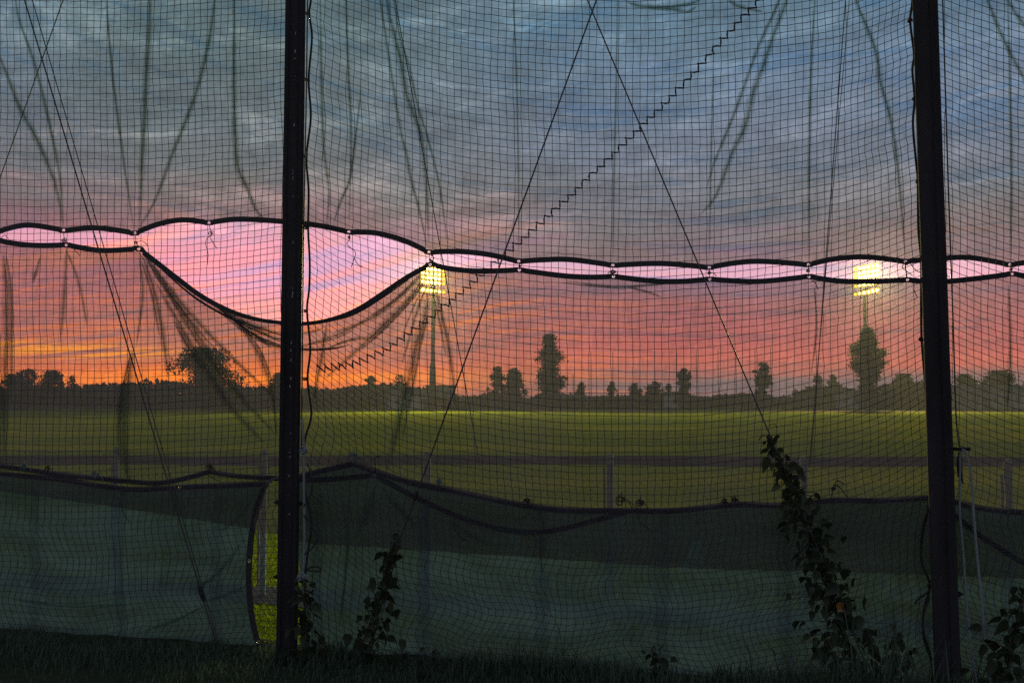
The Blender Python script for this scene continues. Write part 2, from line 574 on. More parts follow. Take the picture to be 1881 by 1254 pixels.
strip('dirt_path', M['dirt'], 24.6, 28.8, .004, 'dark dirt path crossing the grass beyond the fence posts', 'path', .9, .22, kn=.03)
strip('far_track', M['dirt'], 172, 203, .004, 'dark bare track between the field and the hedge', 'track', 16, .06, n=320)
strip('dry_grass_strip', M['dry'], 134, 152, .008, 'brown dry strip at the far edge of the field', 'path', 4, .02, x0=4, x1=88)
strip('gravel_strip', M['gravel'], 7.42, 8.15, .004, 'grey gravel strip under the fence posts', 'gravel', .06, 2.0, x0=-14, x1=10, kn=KN)
strip('soil', M['soil'], -3.0, 6.35, .004, 'dark weedy soil at the foot of the net', 'ground', .12, 1.5, x0=-14, x1=12, kn=KN)

# ------------------------------------------------------------------ shade screens (windscreens)
GA = [117, 248, 384, 641, 788, 953, 1126, 1303, 1485, 1663, 1855]
HEM_UP = [(-420, 440), (-290, 424, 1), (-200, 420), (-150, 425, 1), (-85, 421), (-12, 428, 1), (30, 416), (62, 414), (117, 423, 1), (180, 419), (248, 428, 1), (290, 412), (335, 404), (384, 409, 1), (430, 403), (480, 404),
          (540, 409), (590, 415), (641, 426, 1), (690, 428), (740, 441), (788, 463, 1), (845, 462), (900, 468), (953, 480, 1), (1000, 477), (1050, 477), (1126, 487, 1), (1215, 484), (1303, 491, 1),
          (1350, 483), (1400, 480), (1485, 486, 1), (1530, 476), (1590, 472), (1663, 480, 1), (1715, 476), (1780, 473), (1855, 486, 1), (1930, 478), (2010, 488, 1), (2100, 480), (2190, 490, 1), (2400, 492)]
GB = [122, 255, 790, 954, 1127, 1304, 1486, 1667, 1859]
HEM_MID = [(-420, 462), (-290, 452, 1), (-220, 458), (-150, 450, 1), (-80, 455), (-8, 440, 1), (25, 447), (70, 451), (122, 450, 1), (185, 460), (255, 457, 1), (285, 480), (325, 511), (370, 544), (420, 570), (470, 586), (520, 593),
           (565, 594), (610, 586), (655, 569), (700, 541), (745, 511), (790, 486, 1), (830, 494), (880, 498), (954, 496, 1), (1030, 506), (1080, 509), (1127, 508, 1), (1200, 516), (1250, 517), (1304, 513, 1), (1390, 517),
           (1486, 508, 1), (1540, 516), (1600, 517), (1667, 514, 1), (1720, 518), (1790, 512), (1859, 503, 1), (1930, 512), (2010, 507, 1), (2100, 514), (2190, 508, 1), (2400, 515)]
BOT_MID = [(-420, 845), (0, 902), (240, 935), (460, 971), (520, 985), (570, 997), (800, 1012), (1000, 1025), (1240, 1042), (1450, 1048), (1700, 1055), (1881, 1062), (2400, 1080)]
STRAP_L = [(-420, 800), (-80, 846), (0, 855), (90, 868), (180, 878), (250, 885), (295, 886), (340, 878), (385, 866, 1), (440, 874), (525, 879)]
HEM_LL = [(-420, 815), (-80, 858), (0, 869), (120, 881), (180, 891), (240, 898), (300, 896), (360, 893), (420, 891), (487, 888)]
SIDE_LL = [(489, 886), (478, 915), (467, 955), (460, 1000), (457, 1060), (460, 1110), (466, 1150), (474, 1178), (486, 1200)]
HEM_LR = [(538, 879), (560, 872), (600, 862), (650, 851, 1), (690, 865), (760, 887), (850, 904), (970, 929), (1060, 937), (1150, 937), (1240, 937), (1350, 926), (1430, 927), (1530, 918), (1610, 919), (1700, 914),
          (1735, 916, 1), (1800, 932), (1881, 941), (2000, 948), (2400, 955)]
HEM_LR2 = [(540, 881), (600, 880), (650, 876), (688, 873, 1), (720, 890), (760, 911), (820, 939), (880, 961), (940, 973), (990, 977), (1040, 969), (1090, 956), (1150, 940)]
HEM_LR3 = [(1752, 945), (1800, 983), (1850, 1015), (1900, 1043), (2000, 1088), (2100, 1110)]
c_up, c_mid, c_bot = curve_px(HEM_UP), curve_px(HEM_MID), curve_px(BOT_MID)
c_strap, c_ll, c_side, c_lr = curve_px(STRAP_L), curve_px(HEM_LL), curve_px(SIDE_LL), curve_px(HEM_LR)
c_lr2, c_lr3 = curve_px(HEM_LR2), curve_px(HEM_LR3)
TW = 5.0     # half width of a hem in photo pixels


def wrinkle(px, py, amp, seed):
    w = fnoise(px * .011 + seed, py * .0035, seed) * .6 + fnoise(px * .03 + py * .006, py * .008, seed + 4) * .3 + fnoise(px * .006, py * .03, seed + 9) * .25
    return w * amp


def cloth(name, mat, parent, xs, top, bot, rows, c, amp, seed, holdtop=True):
    """a hanging sheet between two photo curves, rippled in depth"""
    mb = MB()
    vs = []
    for i, x in enumerate(xs):
        ta, tb = top(x), bot(x)
        for j in range(rows + 1):
            u = j / rows
            y = ta + (tb - ta) * u
            hold = min(1.0, u * 5) * (min(1.0, (1 - u) * 5) if not holdtop else 1.0)
            vs.append(at(x, y, c + wrinkle(x, y, amp, seed) * hold))
    n = rows + 1
    fs = [(i * n + j, (i + 1) * n + j, (i + 1) * n + j + 1, i * n + j + 1) for i in range(len(xs) - 1) for j in range(rows)]
    mb.add(vs, fs)
    return mb.build(name, mat, parent, smooth=True)


def hem(name, curve, c, parent, grommets=(), tw=TW, mat=None, thin=None):
    """flat webbing along a photo curve, with round eyelet holes"""
    pts = curve
    # resample finely and mark grommet positions
    nrm = []
    for i, p in enumerate(pts):
        d = pts[min(i + 1, len(pts) - 1)] - pts[max(i - 1, 0)]
        d.normalize()
        nrm.append(Vector((-d.y, d.x)))
    gset = {}
    for gx in grommets:
        j = min(range(len(pts)), key=lambda q: abs(pts[q].x - gx[0]) + abs(pts[q].y - gx[1]) if isinstance(gx, tuple) else abs(pts[q].x - gx))
        gset[j] = gx
    mb = MB()

    def P(q, off=0.0):
        return at(q.x, q.y, c + off)

    def wid(q):
        return tw if thin is None else tw * thin(q.x)

    segs, start = [], 0
    gs = sorted(gset)
    half = 7.0
    holes = []
    run = []
    for i, p in enumerate(pts):
        if i in gset:
            # patch centred on p along the tape
            d = Vector((nrm[i].y, -nrm[i].x))
            n_ = nrm[i]
            holes.append((p, d, n_))
        run.append(i)
    # strip sections, cut out around holes
    sect = []
    cur = []
    for i, p in enumerate(pts):
        inside = any((p - h[0]).length < half for h in holes)
        if inside:
            if cur:
                sect.append(cur)
                cur = []
        else:
            cur.append((p, nrm[i]))
    if cur:
        sect.append(cur)
    # connect the sections to the patches
    def ends(hp):
        return hp[0] - hp[1] * half, hp[0] + hp[1] * half
    for s_ in sect:
        for hp in holes:
            a, b = ends(hp)
            if (s_[-1][0] - a).length < half * 3 and s_[-1][0].x <= hp[0].x + 3 and (s_[-1][0] - hp[0]).length < half * 4 and (s_[-1][0] - a).length < (s_[-1][0] - b).length:
                s_.append((a, hp[2]))
            if (s_[0][0] - b).length < half * 3 and (s_[0][0] - hp[0]).length < half * 4 and (s_[0][0] - b).length < (s_[0][0] - a).length:
                s_.insert(0, (b, hp[2]))
    th = .004
    for s_ in sect:
        if len(s_) < 2:
            continue
        vs = []
        for (p, n_) in s_:
            w = wid(p)
            a, b = p + n_ * w, p - n_ * w
            vs += [P(a), P(b), P(a, th), P(b, th)]
        fs = []
        for i in range(len(s_) - 1):
            o, q = i * 4, i * 4 + 4
            fs += [(o, q, q + 1, o + 1), (o + 2, o + 3, q + 3, q + 2), (o, o + 2, q + 2, q), (o + 1, q + 1, q + 3, o + 3)]
        mb.add(vs, fs)
    gm = []
    for (p, d, n_) in holes:
        w = wid(p)
        outer = []
        for q in range(16):
            a = 2 * math.pi * q / 16
            ca, sa = math.cos(a), math.sin(a)
            m_ = max(abs(ca), abs(sa))
            outer.append(p + d * (ca / m_ * half) + n_ * (sa / m_ * w))
        r = 2.45
        inner = [p + d * (math.cos(2 * math.pi * q / 16) * r) + n_ * (math.sin(2 * math.pi * q / 16) * r) for q in range(16)]
        vs = [P(q) for q in outer] + [P(q) for q in inner]
        mb.add(vs, [(q, (q + 1) % 16, 16 + (q + 1) % 16, 16 + q) for q in range(16)])
        g = MB()
        ring = [P(p + d * (math.cos(2 * math.pi * q / 16) * (r + .55)) + n_ * (math.sin(2 * math.pi * q / 16) * (r + .55)), -.002) for q in range(17)]
        g.tube(ring, .0017, 5, cap=False)
        gm.append(g)
    o = mb.build(name, mat or M['hem'], parent)
    for g in gm:
        g.build('grommet', M['brass'], o, smooth=True)
    return o


def fold(pts, w, c, parent, mat, off=.012):
    """a soft pleat: the cloth doubles over on itself in nested layers that taper out at both ends"""
    cv = crom([Vector((p[0], p[1])) for p in pts], 6)
    w = w * 1.3
    mb = MB()
    n = len(cv)
    prof = [-1.0, -.72, -.35, 0, .35, .72, 1.0]
    m = len(prof)
    for li, (ws, lo, hi) in enumerate(((1.9, 0, 1), (1.0, .02, .98), (.62, .05, .95), (.36, .08, .90))):
        vs = []
        for i, p in enumerate(cv):
            d = cv[min(i + 1, n - 1)] - cv[max(i - 1, 0)]
            d.normalize()
            nn = Vector((-d.y, d.x))
            u = i / (n - 1)
            v = max(0.0, min(1.0, (u - lo) / (hi - lo)))
            env = max(0.0, math.sin(math.pi * min(1, max(0, v))) ) ** .5
            ww = w * .5 * ws * (env * .92 + .02) * (1 + .22 * fnoise(p.x * .03, p.y * .03, 3 + li))
            sh = w * .12 * fnoise(p.x * .04, p.y * .04, 8 + li)
            dep = ww / F * c * 1.2
            for q in prof:
                vs.append(at(*(p + nn * (ww * q + sh)), c + off + li * .004 + dep * (1 - q * q)))
        mb.add(vs, [(i * m + j, (i + 1) * m + j, (i + 1) * m + j + 1, i * m + j + 1) for i in range(n - 1) for j in range(m - 1)])
    return mb.build('fold', mat, parent, smooth=True)


def cord_px(pts, c, r=.0026, sub=5, jit=.006, n=5, mb=None):
    cv = crom([Vector((p[0], p[1])) for p in pts], sub)
    P = [at(p.x, p.y, c + jit * fnoise(p.x * .2, p.y * .2, 1)) for p in cv]
    m = mb or MB()
    m.tube(P, r, n)
    return m


def knot(mb, px, py, c, r_px, seed, r=.0028, loops=3):
    q = random.Random(seed)
    for i in range(loops):
        a0 = q.uniform(0, 6.28)
        ex, ey = q.uniform(.5, 1.0) * r_px, q.uniform(.4, .9) * r_px
        ox, oy = q.uniform(-.5, .5) * r_px, q.uniform(-.5, .5) * r_px
        pts = []
        for j in range(11):
            a = a0 + j / 10 * q.uniform(5.2, 6.3)
            pts.append(at(px + ox + ex * math.cos(a), py + oy + ey * math.sin(a), c + .006 * math.sin(a * 2 + i)))
        mb.tube(pts, r, 5)


# upper screen
up = empty('windscreen', 'highest dark mesh windscreen above the long open gap, lower edge in scallops', 'windscreen', 'windscreens hung behind the net')
XS_A = [(-420 + 2820 * i / 235) for i in range(236)]
cloth('cloth', M['fabric_up'], up, XS_A, lambda x: -620.0, lambda x: interp(c_up, x) - TW * .8, 70, C_UP, .10, 1.0, holdtop=False)
hem('hem', c_up, C_UP - .003, up, GA)
# middle screen
mid = empty('windscreen', 'middle mesh windscreen whose black upper edge sags deep beside the post', 'windscreen', 'windscreens hung behind the net')
cloth('cloth', M['fabric_mid'], mid, XS_A, lambda x: interp(c_mid, x) + TW * .8, lambda x: interp(c_bot, x) + 2.5 * fnoise(x * .03, 2), 50, C_MID, .08, 5.0)
hem('hem', c_mid, C_MID - .003, mid, GB, thin=lambda x: 1.0 - .28 * math.exp(-((x - 540) / 150) ** 2))
# lower left screen
ll = empty('windscreen', 'low green windscreen with a loose black-bound side curving beside the post', 'windscreen', 'windscreens hung behind the net')
side_y = sorted(c_side, key=lambda p: p.y)


def side_x(y):
    for a, b in zip(side_y, side_y[1:]):
        if y <= b.y:
            return a.x + (b.x - a.x) * max(0, (y - a.y) / max(b.y - a.y, 1e-6))
    return side_y[-1].x


mb = MB()
rows, cols = 44, 110
vs = []
for i in range(cols + 1):
    u = i / cols
    for j in range(rows + 1):
        v = j / rows
        x_top = -420 + (487 + 420) * u
        y0 = interp(c_ll, x_top) + TW * .7
        y1 = 1225 - 26 * (1 - u) * .4
        y = y0 + (y1 - y0) * v
        x = -420 + (side_x(y) - 1.0 + 420) * u
        vs.append(at(x, y, C_LOW + .06 * v * v + wrinkle(x, y, .09, 11) * min(1, v * 5) * min(1, (1 - u) * 6 + .05)))
n = rows + 1
mb.add(vs, [(i * n + j, (i + 1) * n + j, (i + 1) * n + j + 1, i * n + j + 1) for i in range(cols) for j in range(rows)])
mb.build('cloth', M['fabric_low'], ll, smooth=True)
hem('hem', c_ll, C_LOW - .003, ll, [(333, 894), (485, 888)])
hem('side_hem', c_side, C_LOW - .006, ll, [(460, 1034), (474, 1178)], tw=5.5)
hem('strap', c_strap, C_LOW - .012, ll, tw=4.6)
# lower right screen
lr = empty('windscreen', 'low green windscreen between the two posts, second black band sagging below its top edge', 'windscreen', 'windscreens hung behind the net')
XS_B = [545 + (2400 - 545) * i / 190 for i in range(191)]
EDGE = [(0, 545), (1000, 551), (1090, 562), (1240, 570)]
mb = MB()
rows = 44
vs = []
for i, x0 in enumerate(XS_B):
    y0 = interp(c_lr, x0) + TW * .7
    y1 = 1240 + (x0 - 545) / 1855 * 80
    for j in range(rows + 1):
        v = j / rows
        y = y0 + (y1 - y0) * v
        push = (max(0, y - 985) * .085) * max(0, 1 - (x0 - 545) / 120)
        x = x0 + push
        vs.append(at(x, y, C_LOW + .05 * v * v + wrinkle(x, y, .10, 17) * min(1, v * 5)))
n = rows + 1
mb.add(vs, [(i * n + j, (i + 1) * n + j, (i + 1) * n + j + 1, i * n + j + 1) for i in range(len(XS_B) - 1) for j in range(rows)])
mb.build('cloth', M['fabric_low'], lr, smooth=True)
hem('hem', c_lr, C_LOW - .003, lr, tw=5.4)
hem('sagging_band', c_lr2, C_LOW - .008, lr, [(686, 874)], tw=4.8)
hem('sagging_band', c_lr3, C_LOW - .008, lr, tw=5.0)

UPF = [([(276, -60), (274, 60), (268, 150), (264, 250), (259, 330), (256, 420)], 6.5), ([(20, -60), (34, 30), (62, 112), (80, 180), (100, 270), (112, 340), (117, 418)], 4), ([(-20, 60), (13, 138), (35, 195), (70, 260), (95, 320), (108, 365), (116, 418)], 5.5),
       ([(402, -60), (388, 50), (372, 130), (350, 200), (318, 280), (284, 370), (252, 424)], 5), ([(428, -60), (430, 60), (430, 170), (432, 260), (438, 310), (455, 347), (470, 385), (486, 402)], 5.5), ([(704, -60), (714, 20), (726, 70), (738, 120), (746, 170), (764, 222), (776, 262), (784, 350), (788, 455)], 6.5),
       ([(716, -60), (733, 60), (752, 125), (766, 190), (788, 262), (808, 345), (822, 450)], 3.5), ([(690, -60), (712, 90), (735, 235), (746, 280), (755, 330), (770, 385), (784, 452)], 4),
       ([(1440, -60), (1431, 0), (1404, 61), (1387, 102), (1363, 170), (1340, 231), (1316, 289), (1296, 350)], 4.5), ([(1458, -60), (1445, 0), (1425, 54), (1404, 116), (1384, 170), (1370, 228), (1346, 279), (1316, 357), (1285, 397)], 6.5),
       ([(1556, -60), (1573, 3), (1588, 41), (1605, 82), (1613, 119), (1617, 150), (1640, 240), (1656, 380), (1662, 470)], 5.5), ([(1790, -60), (1819, 14), (1840, 65), (1863, 112), (1883, 150), (1910, 220)], 5),
       ([(1820, -60), (1853, 4), (1881, 46), (1905, 80)], 5), ([(1150, 4), (1175, 11), (1205, 13), (1240, 12), (1268, 7), (1292, -2)], 6), ([(1190, 16), (1230, 17), (1262, 22), (1280, 12)], 4), ([(1336, -2), (1352, 10), (1376, 17), (1402, 22)], 5),
       ([(588, -60), (590, 120), (594, 260), (604, 350), (600, 412)], 3.5), ([(664, 160), (652, 260), (642, 330), (628, 365), (612, 412)], 3.5), ([(634, -60), (640, 130), (645, 240), (641, 420)], 3),
       ([(1500, -60), (1492, 90), (1488, 200), (1486, 330), (1485, 480)], 3.5), ([(1850, -60), (1856, 200), (1858, 330), (1855, 480)], 3.5), ([(1135, -60), (1132, 150), (1128, 320), (1126, 480)], 2.2), ([(940, -60), (948, 120), (952, 300), (953, 474)], 2.2), ([(1310, 120), (1306, 300), (1303, 484)], 2.2), ([(190, -60), (205, 120), (225, 280), (246, 424)], 3)]
def companions(lst, seed, lo=8, hi=26):
    q = random.Random(seed)
    out = list(lst)
    for p_, w_ in lst:
        if len(p_) < 4:
            continue
        for r_ in range(1):
            sgn = q.choice((-1, 1))
            o0, o1 = sgn * q.uniform(lo * .3, lo), sgn * q.uniform(lo, hi)
            a_, b_ = q.uniform(0, .25), q.uniform(.7, 1)
            n_ = len(p_)
            pp = [(x + o0 + (o1 - o0) * i / (n_ - 1), y + q.uniform(-4, 4)) for i, (x, y) in enumerate(p_)]
            pp = pp[int(a_ * n_):max(int(a_ * n_) + 3, int(b_ * n_))]
            if len(pp) > 2:
                out.append((pp, w_ * q.uniform(.35, .6)))
    return out


for p_, w_ in UPF:
    fold(p_, w_, C_UP, up, M['fold_up'])
MIDF = [([(268, 470), (296, 512), (327, 560), (361, 611), (391, 659), (442, 727), (506, 797)], 8), ([(284, 515), (327, 590), (347, 625), (384, 682), (425, 747), (490, 818)], 9), ([(6, 468), (13, 540), (11, 650), (8, 740), (9, 860)], 9),
        ([(246, 640), (236, 700), (228, 770), (231, 850), (241, 892)], 10), ([(390, 556), (425, 584), (470, 618), (520, 638), (570, 641), (625, 639)], 5), ([(410, 566), (450, 590), (490, 606), (530, 618)], 4.5), ([(400, 563), (450, 597), (495, 617), (530, 626)], 4),
        ([(550, 612), (575, 609), (595, 602)], 3), ([(548, 637), (600, 622), (640, 606), (672, 588)], 3.5), ([(600, 640), (630, 628), (665, 620), (700, 622)], 3), ([(783, 497), (762, 536), (722, 580), (690, 612), (650, 648), (596, 696)], 7),
        ([(790, 520), (780, 584), (766, 631), (754, 686), (739, 750), (724, 815), (710, 868)], 9), ([(786, 520), (770, 560), (752, 620), (738, 670)], 3.5), ([(1040, 516), (1090, 523), (1135, 528), (1180, 525), (1250, 519)], 3.2), ([(1150, 527), (1185, 535), (1215, 545)], 3),
        ([(75, 470), (66, 500), (60, 520)], 4), ([(455, 600), (475, 620), (500, 640)], 2.8), ([(1852, 520), (1856, 640), (1850, 760)], 4), ([(255, 465), (262, 540), (250, 640)], 3.5), ([(1495, 520), (1500, 600), (1490, 690)], 2.5)]
MIDF += [([(262, 470), (285, 540), (300, 620), (310, 700)], 6), ([(266, 468), (320, 540), (372, 600), (430, 660), (505, 730)], 6), ([(785, 495), (735, 545), (680, 585), (610, 612)], 5), ([(790, 498), (812, 580), (828, 660), (838, 760)], 5),
         ([(122, 455), (118, 540), (112, 620)], 5), ([(120, 455), (145, 520), (160, 600)], 4), ([(420, 575), (470, 640), (500, 720), (508, 800)], 6), ([(600, 592), (590, 660), (575, 740)], 5)]
for p_, w_ in companions(MIDF, 6, 6, 20):
    fold(p_, w_, C_MID, mid, M['fold_up'])
for p_, w_ in [([(643, 890), (640, 980), (634, 1060), (622, 1160)], 4), ([(690, 890), (676, 940), (655, 985)], 8), ([(700, 890), (730, 930), (770, 970)], 5), ([(820, 950), (870, 985), (920, 1000)], 4)]:
    fold(p_, w_, C_LOW, lr, M['fold_low'])
for p_, w_ in [([(452, 985), (420, 1030), (385, 1065), (350, 1085)], 4), ([(470, 905), (440, 950), (405, 975)], 3), ([(456, 1075), (420, 1090), (370, 1108)], 3.5), ([(380, 1110), (320, 1140), (260, 1160)], 3.5), ([(20, 1100), (120, 1112), (240, 1110)], 3)]:
    fold(p_, w_, C_LOW, ll, M['fold_low'])

for pts_ in ([(268, 466), (310, 506), (360, 548), (410, 578), (460, 602), (525, 632)], [(300, 498), (350, 540), (400, 572), (450, 594), (525, 618)], [(385, 552), (425, 584), (470, 616), (528, 639)], [(540, 641), (580, 642), (612, 640), (640, 634)], [(600, 592), (650, 577), (700, 548), (750, 514)]):
    cv_ = crom([Vector(p) for p in pts_], 6)
    m_ = MB()
    n_ = len(cv_)
    m_.tube([at(p.x, p.y, C_MID + .01) for p in cv_], [.0022 + .0048 * math.sin(math.pi * (i / (n_ - 1)) ** .8) for i in range(n_)], 5)
    m_.build('gathered_edge', M['hem'], mid, smooth=True)

# cords that lace the upper and middle screens together, and loose ends
C_TIE = C_MID - .02


def tie(pts_list, kn, parent, c=C_TIE, mat=None, seed=0, r=.0026):
    mb = MB()
    for p_ in pts_list:
        cord_px(p_, c, r, mb=mb)
    for i, (x, y, q) in enumerate(kn):
        knot(mb, x, y, c - .004, q, seed * 7 + i, r)
    return mb.build('tie', mat or M['cord'], parent, smooth=True)


TIES = [([[(117, 424), (118, 438), (122, 450)], [(120, 442), (131, 452), (147, 470)]], [(118, 441, 3.5)]),
        ([[(248, 429), (250, 442), (255, 457)], [(252, 444), (262, 443), (271, 451), (273, 463)], [(256, 463), (259, 470), (265, 478)]], [(250, 445, 3)]),
        ([[(384, 410), (386, 420), (389, 430), (386, 435)], [(388, 434), (381, 437), (378, 448), (382, 465), (381, 486)], [(386, 437), (391, 445), (398, 456)]], [(388, 428, 4)]),
        ([[(641, 426), (643, 438), (637, 448), (645, 456), (653, 464), (650, 477), (645, 491)], [(651, 474), (657, 485), (666, 490)]], [(641, 436, 2.5)]),
        ([[(788, 463), (789, 475), (790, 486)], [(790, 480), (796, 477), (796, 471), (792, 470)]], [(791, 479, 3)]),
        ([[(953, 480), (955, 490), (954, 496)]], [(954, 489, 2)]),
        ([[(1126, 487), (1126, 497), (1127, 508)], [(1125, 500), (1118, 500), (1117, 505)], [(1128, 500), (1135, 499), (1133, 506)]], [(1127, 498, 4)]),
        ([[(1303, 491), (1303, 502), (1304, 513)], [(1304, 502), (1310, 501), (1316, 507)]], [(1303, 501, 3.5)]),
        ([[(1485, 486), (1485, 497), (1486, 508)], [(1488, 512), (1497, 519), (1503, 532)]], [(1485, 497, 3)]),
        ([[(1663, 480), (1664, 495), (1667, 514)], [(1663, 483), (1657, 490), (1664, 497), (1676, 506)], [(1668, 516), (1678, 521), (1679, 533), (1685, 546)], [(1672, 484), (1682, 496), (1690, 500)]], [(1664, 484, 2.5)]),
        ([[(1855, 486), (1857, 494), (1859, 503)]], [(1857, 494, 2.5)]),
        ([[(2, 437), (9, 432), (16, 439)]], [])]
for i, (a, b) in enumerate(TIES):
    tie(a, b, up, seed=i)
LT = [(175, 873, 7, 'b'), (88, 860, 5, 'c'), (45, 858, 6, 'b'), (385, 858, 6, 'c'), (650, 841, 8, 'b'), (806, 886, 6, 'b'), (970, 923, 7, 'c'), (1142, 920, 9, 'c'), (1176, 924, 7, 'c'), (1330, 922, 5, 'c'), (1349, 917, 5, 'c')]
for i, (x, y, q, m_) in enumerate(LT):
    par = ll if x < 520 else lr
    tails = [[(x, y - q * 2.0), (x + 1, y), (x, y + q)], [(x, y), (x + q * 1.4, y + q * .2), (x + q * 2.2, y + q * 1.6)]]
    if x == 970:
        tails = [[(966, 918), (985, 935), (998, 965), (992, 1000), (996, 1050)], [(975, 940), (960, 952), (945, 952)]]
    if x == 1142:
        tails += [[(1150, 915), (1165, 928), (1172, 935)], [(1172, 930), (1174, 955), (1200, 978)]]
    if x == 385:
        tails += [[(383, 872), (392, 878), (404, 884)], [(376, 848), (380, 860), (386, 866)]]
    tie(tails, [(x, y, q), (x, y - q * .4, q * .8)], par, c=C_MID - .02, mat=M['bluetie'] if m_ == 'b' else M['cord'], seed=40 + i, r=.0024)
tie([[(1527, 918), (1530, 898), (1533, 890), (1545, 897), (1556, 913)], [(1532, 892), (1538, 882), (1552, 890)]], [(1531, 897, 3)], lr, c=C_MID - .02, seed=70, r=.0032)
tie([[(838, 945), (833, 965), (845, 985), (858, 992)]], [], lr, c=C_MID - .02, seed=71)
tie([[(640, 1100), (641, 1180)]], [], lr, c=C_MID - .02, seed=72) if False else None
tie([[(690, 866), (689, 842), (700, 836)], [(689, 850), (689, 868)]], [], lr, c=C_MID - .02, seed=73, r=.0035)
tie([[(222, 922), (226, 940), (238, 958)]], [], ll, c=C_MID - .02, seed=74, r=.003)
tie([[(488, 889), (500, 881), (512, 878)], [(490, 885), (505, 877), (514, 876)]], [(496, 884, 3)], ll, c=C_MID - .02, mat=M['rope'], seed=75, r=.003)

# ------------------------------------------------------------------ the square-mesh net, hung in three bays
PX = 13.55


def warp(x, y, bay):
    """photo position of a net node that starts on a regular grid: the mesh sags between the posts"""
    gx, gy = x, y
    low = max(0.0, min(1.0, (gy - 420) / 420))
    dy_ = dx_ = 0.0
    if bay == 1:
        u = (gx - 1150) / 570.0
        dy_ = 88 * (1 - min(1.3, u * u)) - 46
        a = max(0.0, 1 - (gx - 568) / 210.0)
        dy_ -= (60 * a * a) * (0.25 + 1.0 * low)
        b = max(0.0, 1 - (1700 - gx) / 190.0)
        dy_ -= 34 * b * b * (.3 + .8 * low)
        dx_ += 10 * low * math.sin((gx - 568) / 1130 * math.pi * 2) * .6
    elif bay == 0:
        u = (gx - 120) / 420.0
        dy_ = 26 * (1 - min(2.0, u * u)) + (14 if gx > 120 else 0) * 0
    else:
        u = (gx - 2250) / 520.0
        dy_ = 105 * (1 - min(1.2, u * u)) - 60
    # slack mesh bunches towards the ground
    s = max(0.0, (gy - 930) / 330.0)
    if s > 0:
        ph = gy * .045 + gx * .0022 + 1.6 * fnoise(gx * .004, 3.3, bay)
        tri = 2 / math.pi * math.asin(math.sin(ph))
        dx_ += (6 + 17 * s) * tri * (.5 + .9 * abs(fnoise(gx * .005, 8.8, bay)) * 2)
        dy_ += 26 * s * fnoise(gx * .008, gy * .004, bay + 2.0)
        dy_ -= 30 * s * s * (1 if bay else .4)
    mid_ = max(0.0, min(1.0, (gy - 700) / 300.0))
    dx_ += 7.0 * mid_ * fnoise(gx * .006, gy * .012, 21 + bay) * 2
    dx_ += 5.0 * fnoise(gx * .004, gy * .005, 31 + bay) + 1.5 * fnoise(gx * .02, gy * .02, 41)
    dy_ += 6.0 * fnoise(gx * .005, gy * .006, 51 + bay) + 1.6 * fnoise(gx * .022, gy * .022, 61)
    return gx + dx_, gy + dy_


def net_bay(bay, x0, x1, edge_l=None, edge_r=None, pitch=PX, label=''):
    root = empty('barrier_net', label, 'net', 'square mesh nets between the posts')
    xs = []
    x = x0
    while x <= x1 + 1e-6:
        xs.append(x)
        x += pitch
    ys = []
    y = -640.0
    while y < 1330:
        ys.append(y)
        y += pitch * .985
    nx_, ny_ = len(xs), len(ys)
    N = np.zeros((nx_, ny_, 2))
    for i, gx in enumerate(xs):
        for j, gy in enumerate(ys):
            px, py = warp(gx, gy, bay)
            px += random.gauss(0, .35)
            py += random.gauss(0, .35)
            N[i, j] = (px, py)
    # pull the outer columns onto the edge ropes
    for j in range(ny_):
        for edge, rng_, sgn in ((edge_l, range(0, min(12, nx_)), 1), (edge_r, range(nx_ - 1, max(nx_ - 13, -1), -1), -1)):
            if edge is None:
                continue
            i0 = 0 if sgn == 1 else nx_ - 1
            ex = edge(N[i0, j, 1])
            off = ex - N[i0, j, 0]
            for q, i in enumerate(rng_):
                N[i, j, 0] += off * max(0, 1 - q / 12.0)
    P = np.zeros((nx_, ny_, 3))
    keep = np.zeros((nx_, ny_), bool)
    for i in range(nx_):
        for j in range(ny_):
            px, py = N[i, j]
            c = C_NET + .03 * fnoise(px * .004, py * .004, 71) + .006 * fnoise(px * .03, py * .03, 75)
            p = at(px, py, c)
            keep[i, j] = p.z > -.03
            if p.z < .0:
                p.z = .0
            P[i, j] = p
    r = .0021
    ring = [Vector((0, 0, 1)) * r, (PT * .87 * 0 + Vector((0, 0, -.5)) - PN * .87) * r, (Vector((0, 0, -.5)) + PN * .87) * r]
    ringv = [PT * r, (PT * -.5 - PN * .87) * r, (PT * -.5 + PN * .87) * r]
    verts, faces = [], []

    def lines(arr, kp, rg):
        n0 = 0
        for line, kk_ in zip(arr, kp):
            idx = [q for q in range(len(line)) if kk_[q]]
            if len(idx) < 2:
                continue
            base = len(verts)
            for q in idx:
                for v_ in rg:
                    verts.append((line[q][0] + v_.x, line[q][1] + v_.y, line[q][2] + v_.z))
            for q in range(len(idx) - 1):
                a = base + q * 3
                for s_ in range(3):
                    faces.append((a + s_, a + (s_ + 1) % 3, a + 3 + (s_ + 1) % 3, a + 3 + s_))
    lines([P[:, j] for j in range(ny_)], [keep[:, j] for j in range(ny_)], ring)
    lines([P[i, :] for i in range(nx_)], [keep[i, :] for i in range(nx_)], ringv)
    me = bpy.data.meshes.new('mesh_twine')
    me.from_pydata(verts, [], faces)
    o = link('mesh_twine', me, M['twine'], root)
    o['kind'] = 'stuff'
    return root, N, P


def edge_curve(pts):
    cv = crom([Vector(p) for p in pts], 6)

    def f(y):
        if y <= cv[0].y:
            return cv[0].x
        for a, b in zip(cv, cv[1:]):
            if y <= b.y:
                return a.x + (b.x - a.x) * max(0, (y - a.y) / max(b.y - a.y, 1e-6))
        return cv[-1].x
    return cv, f


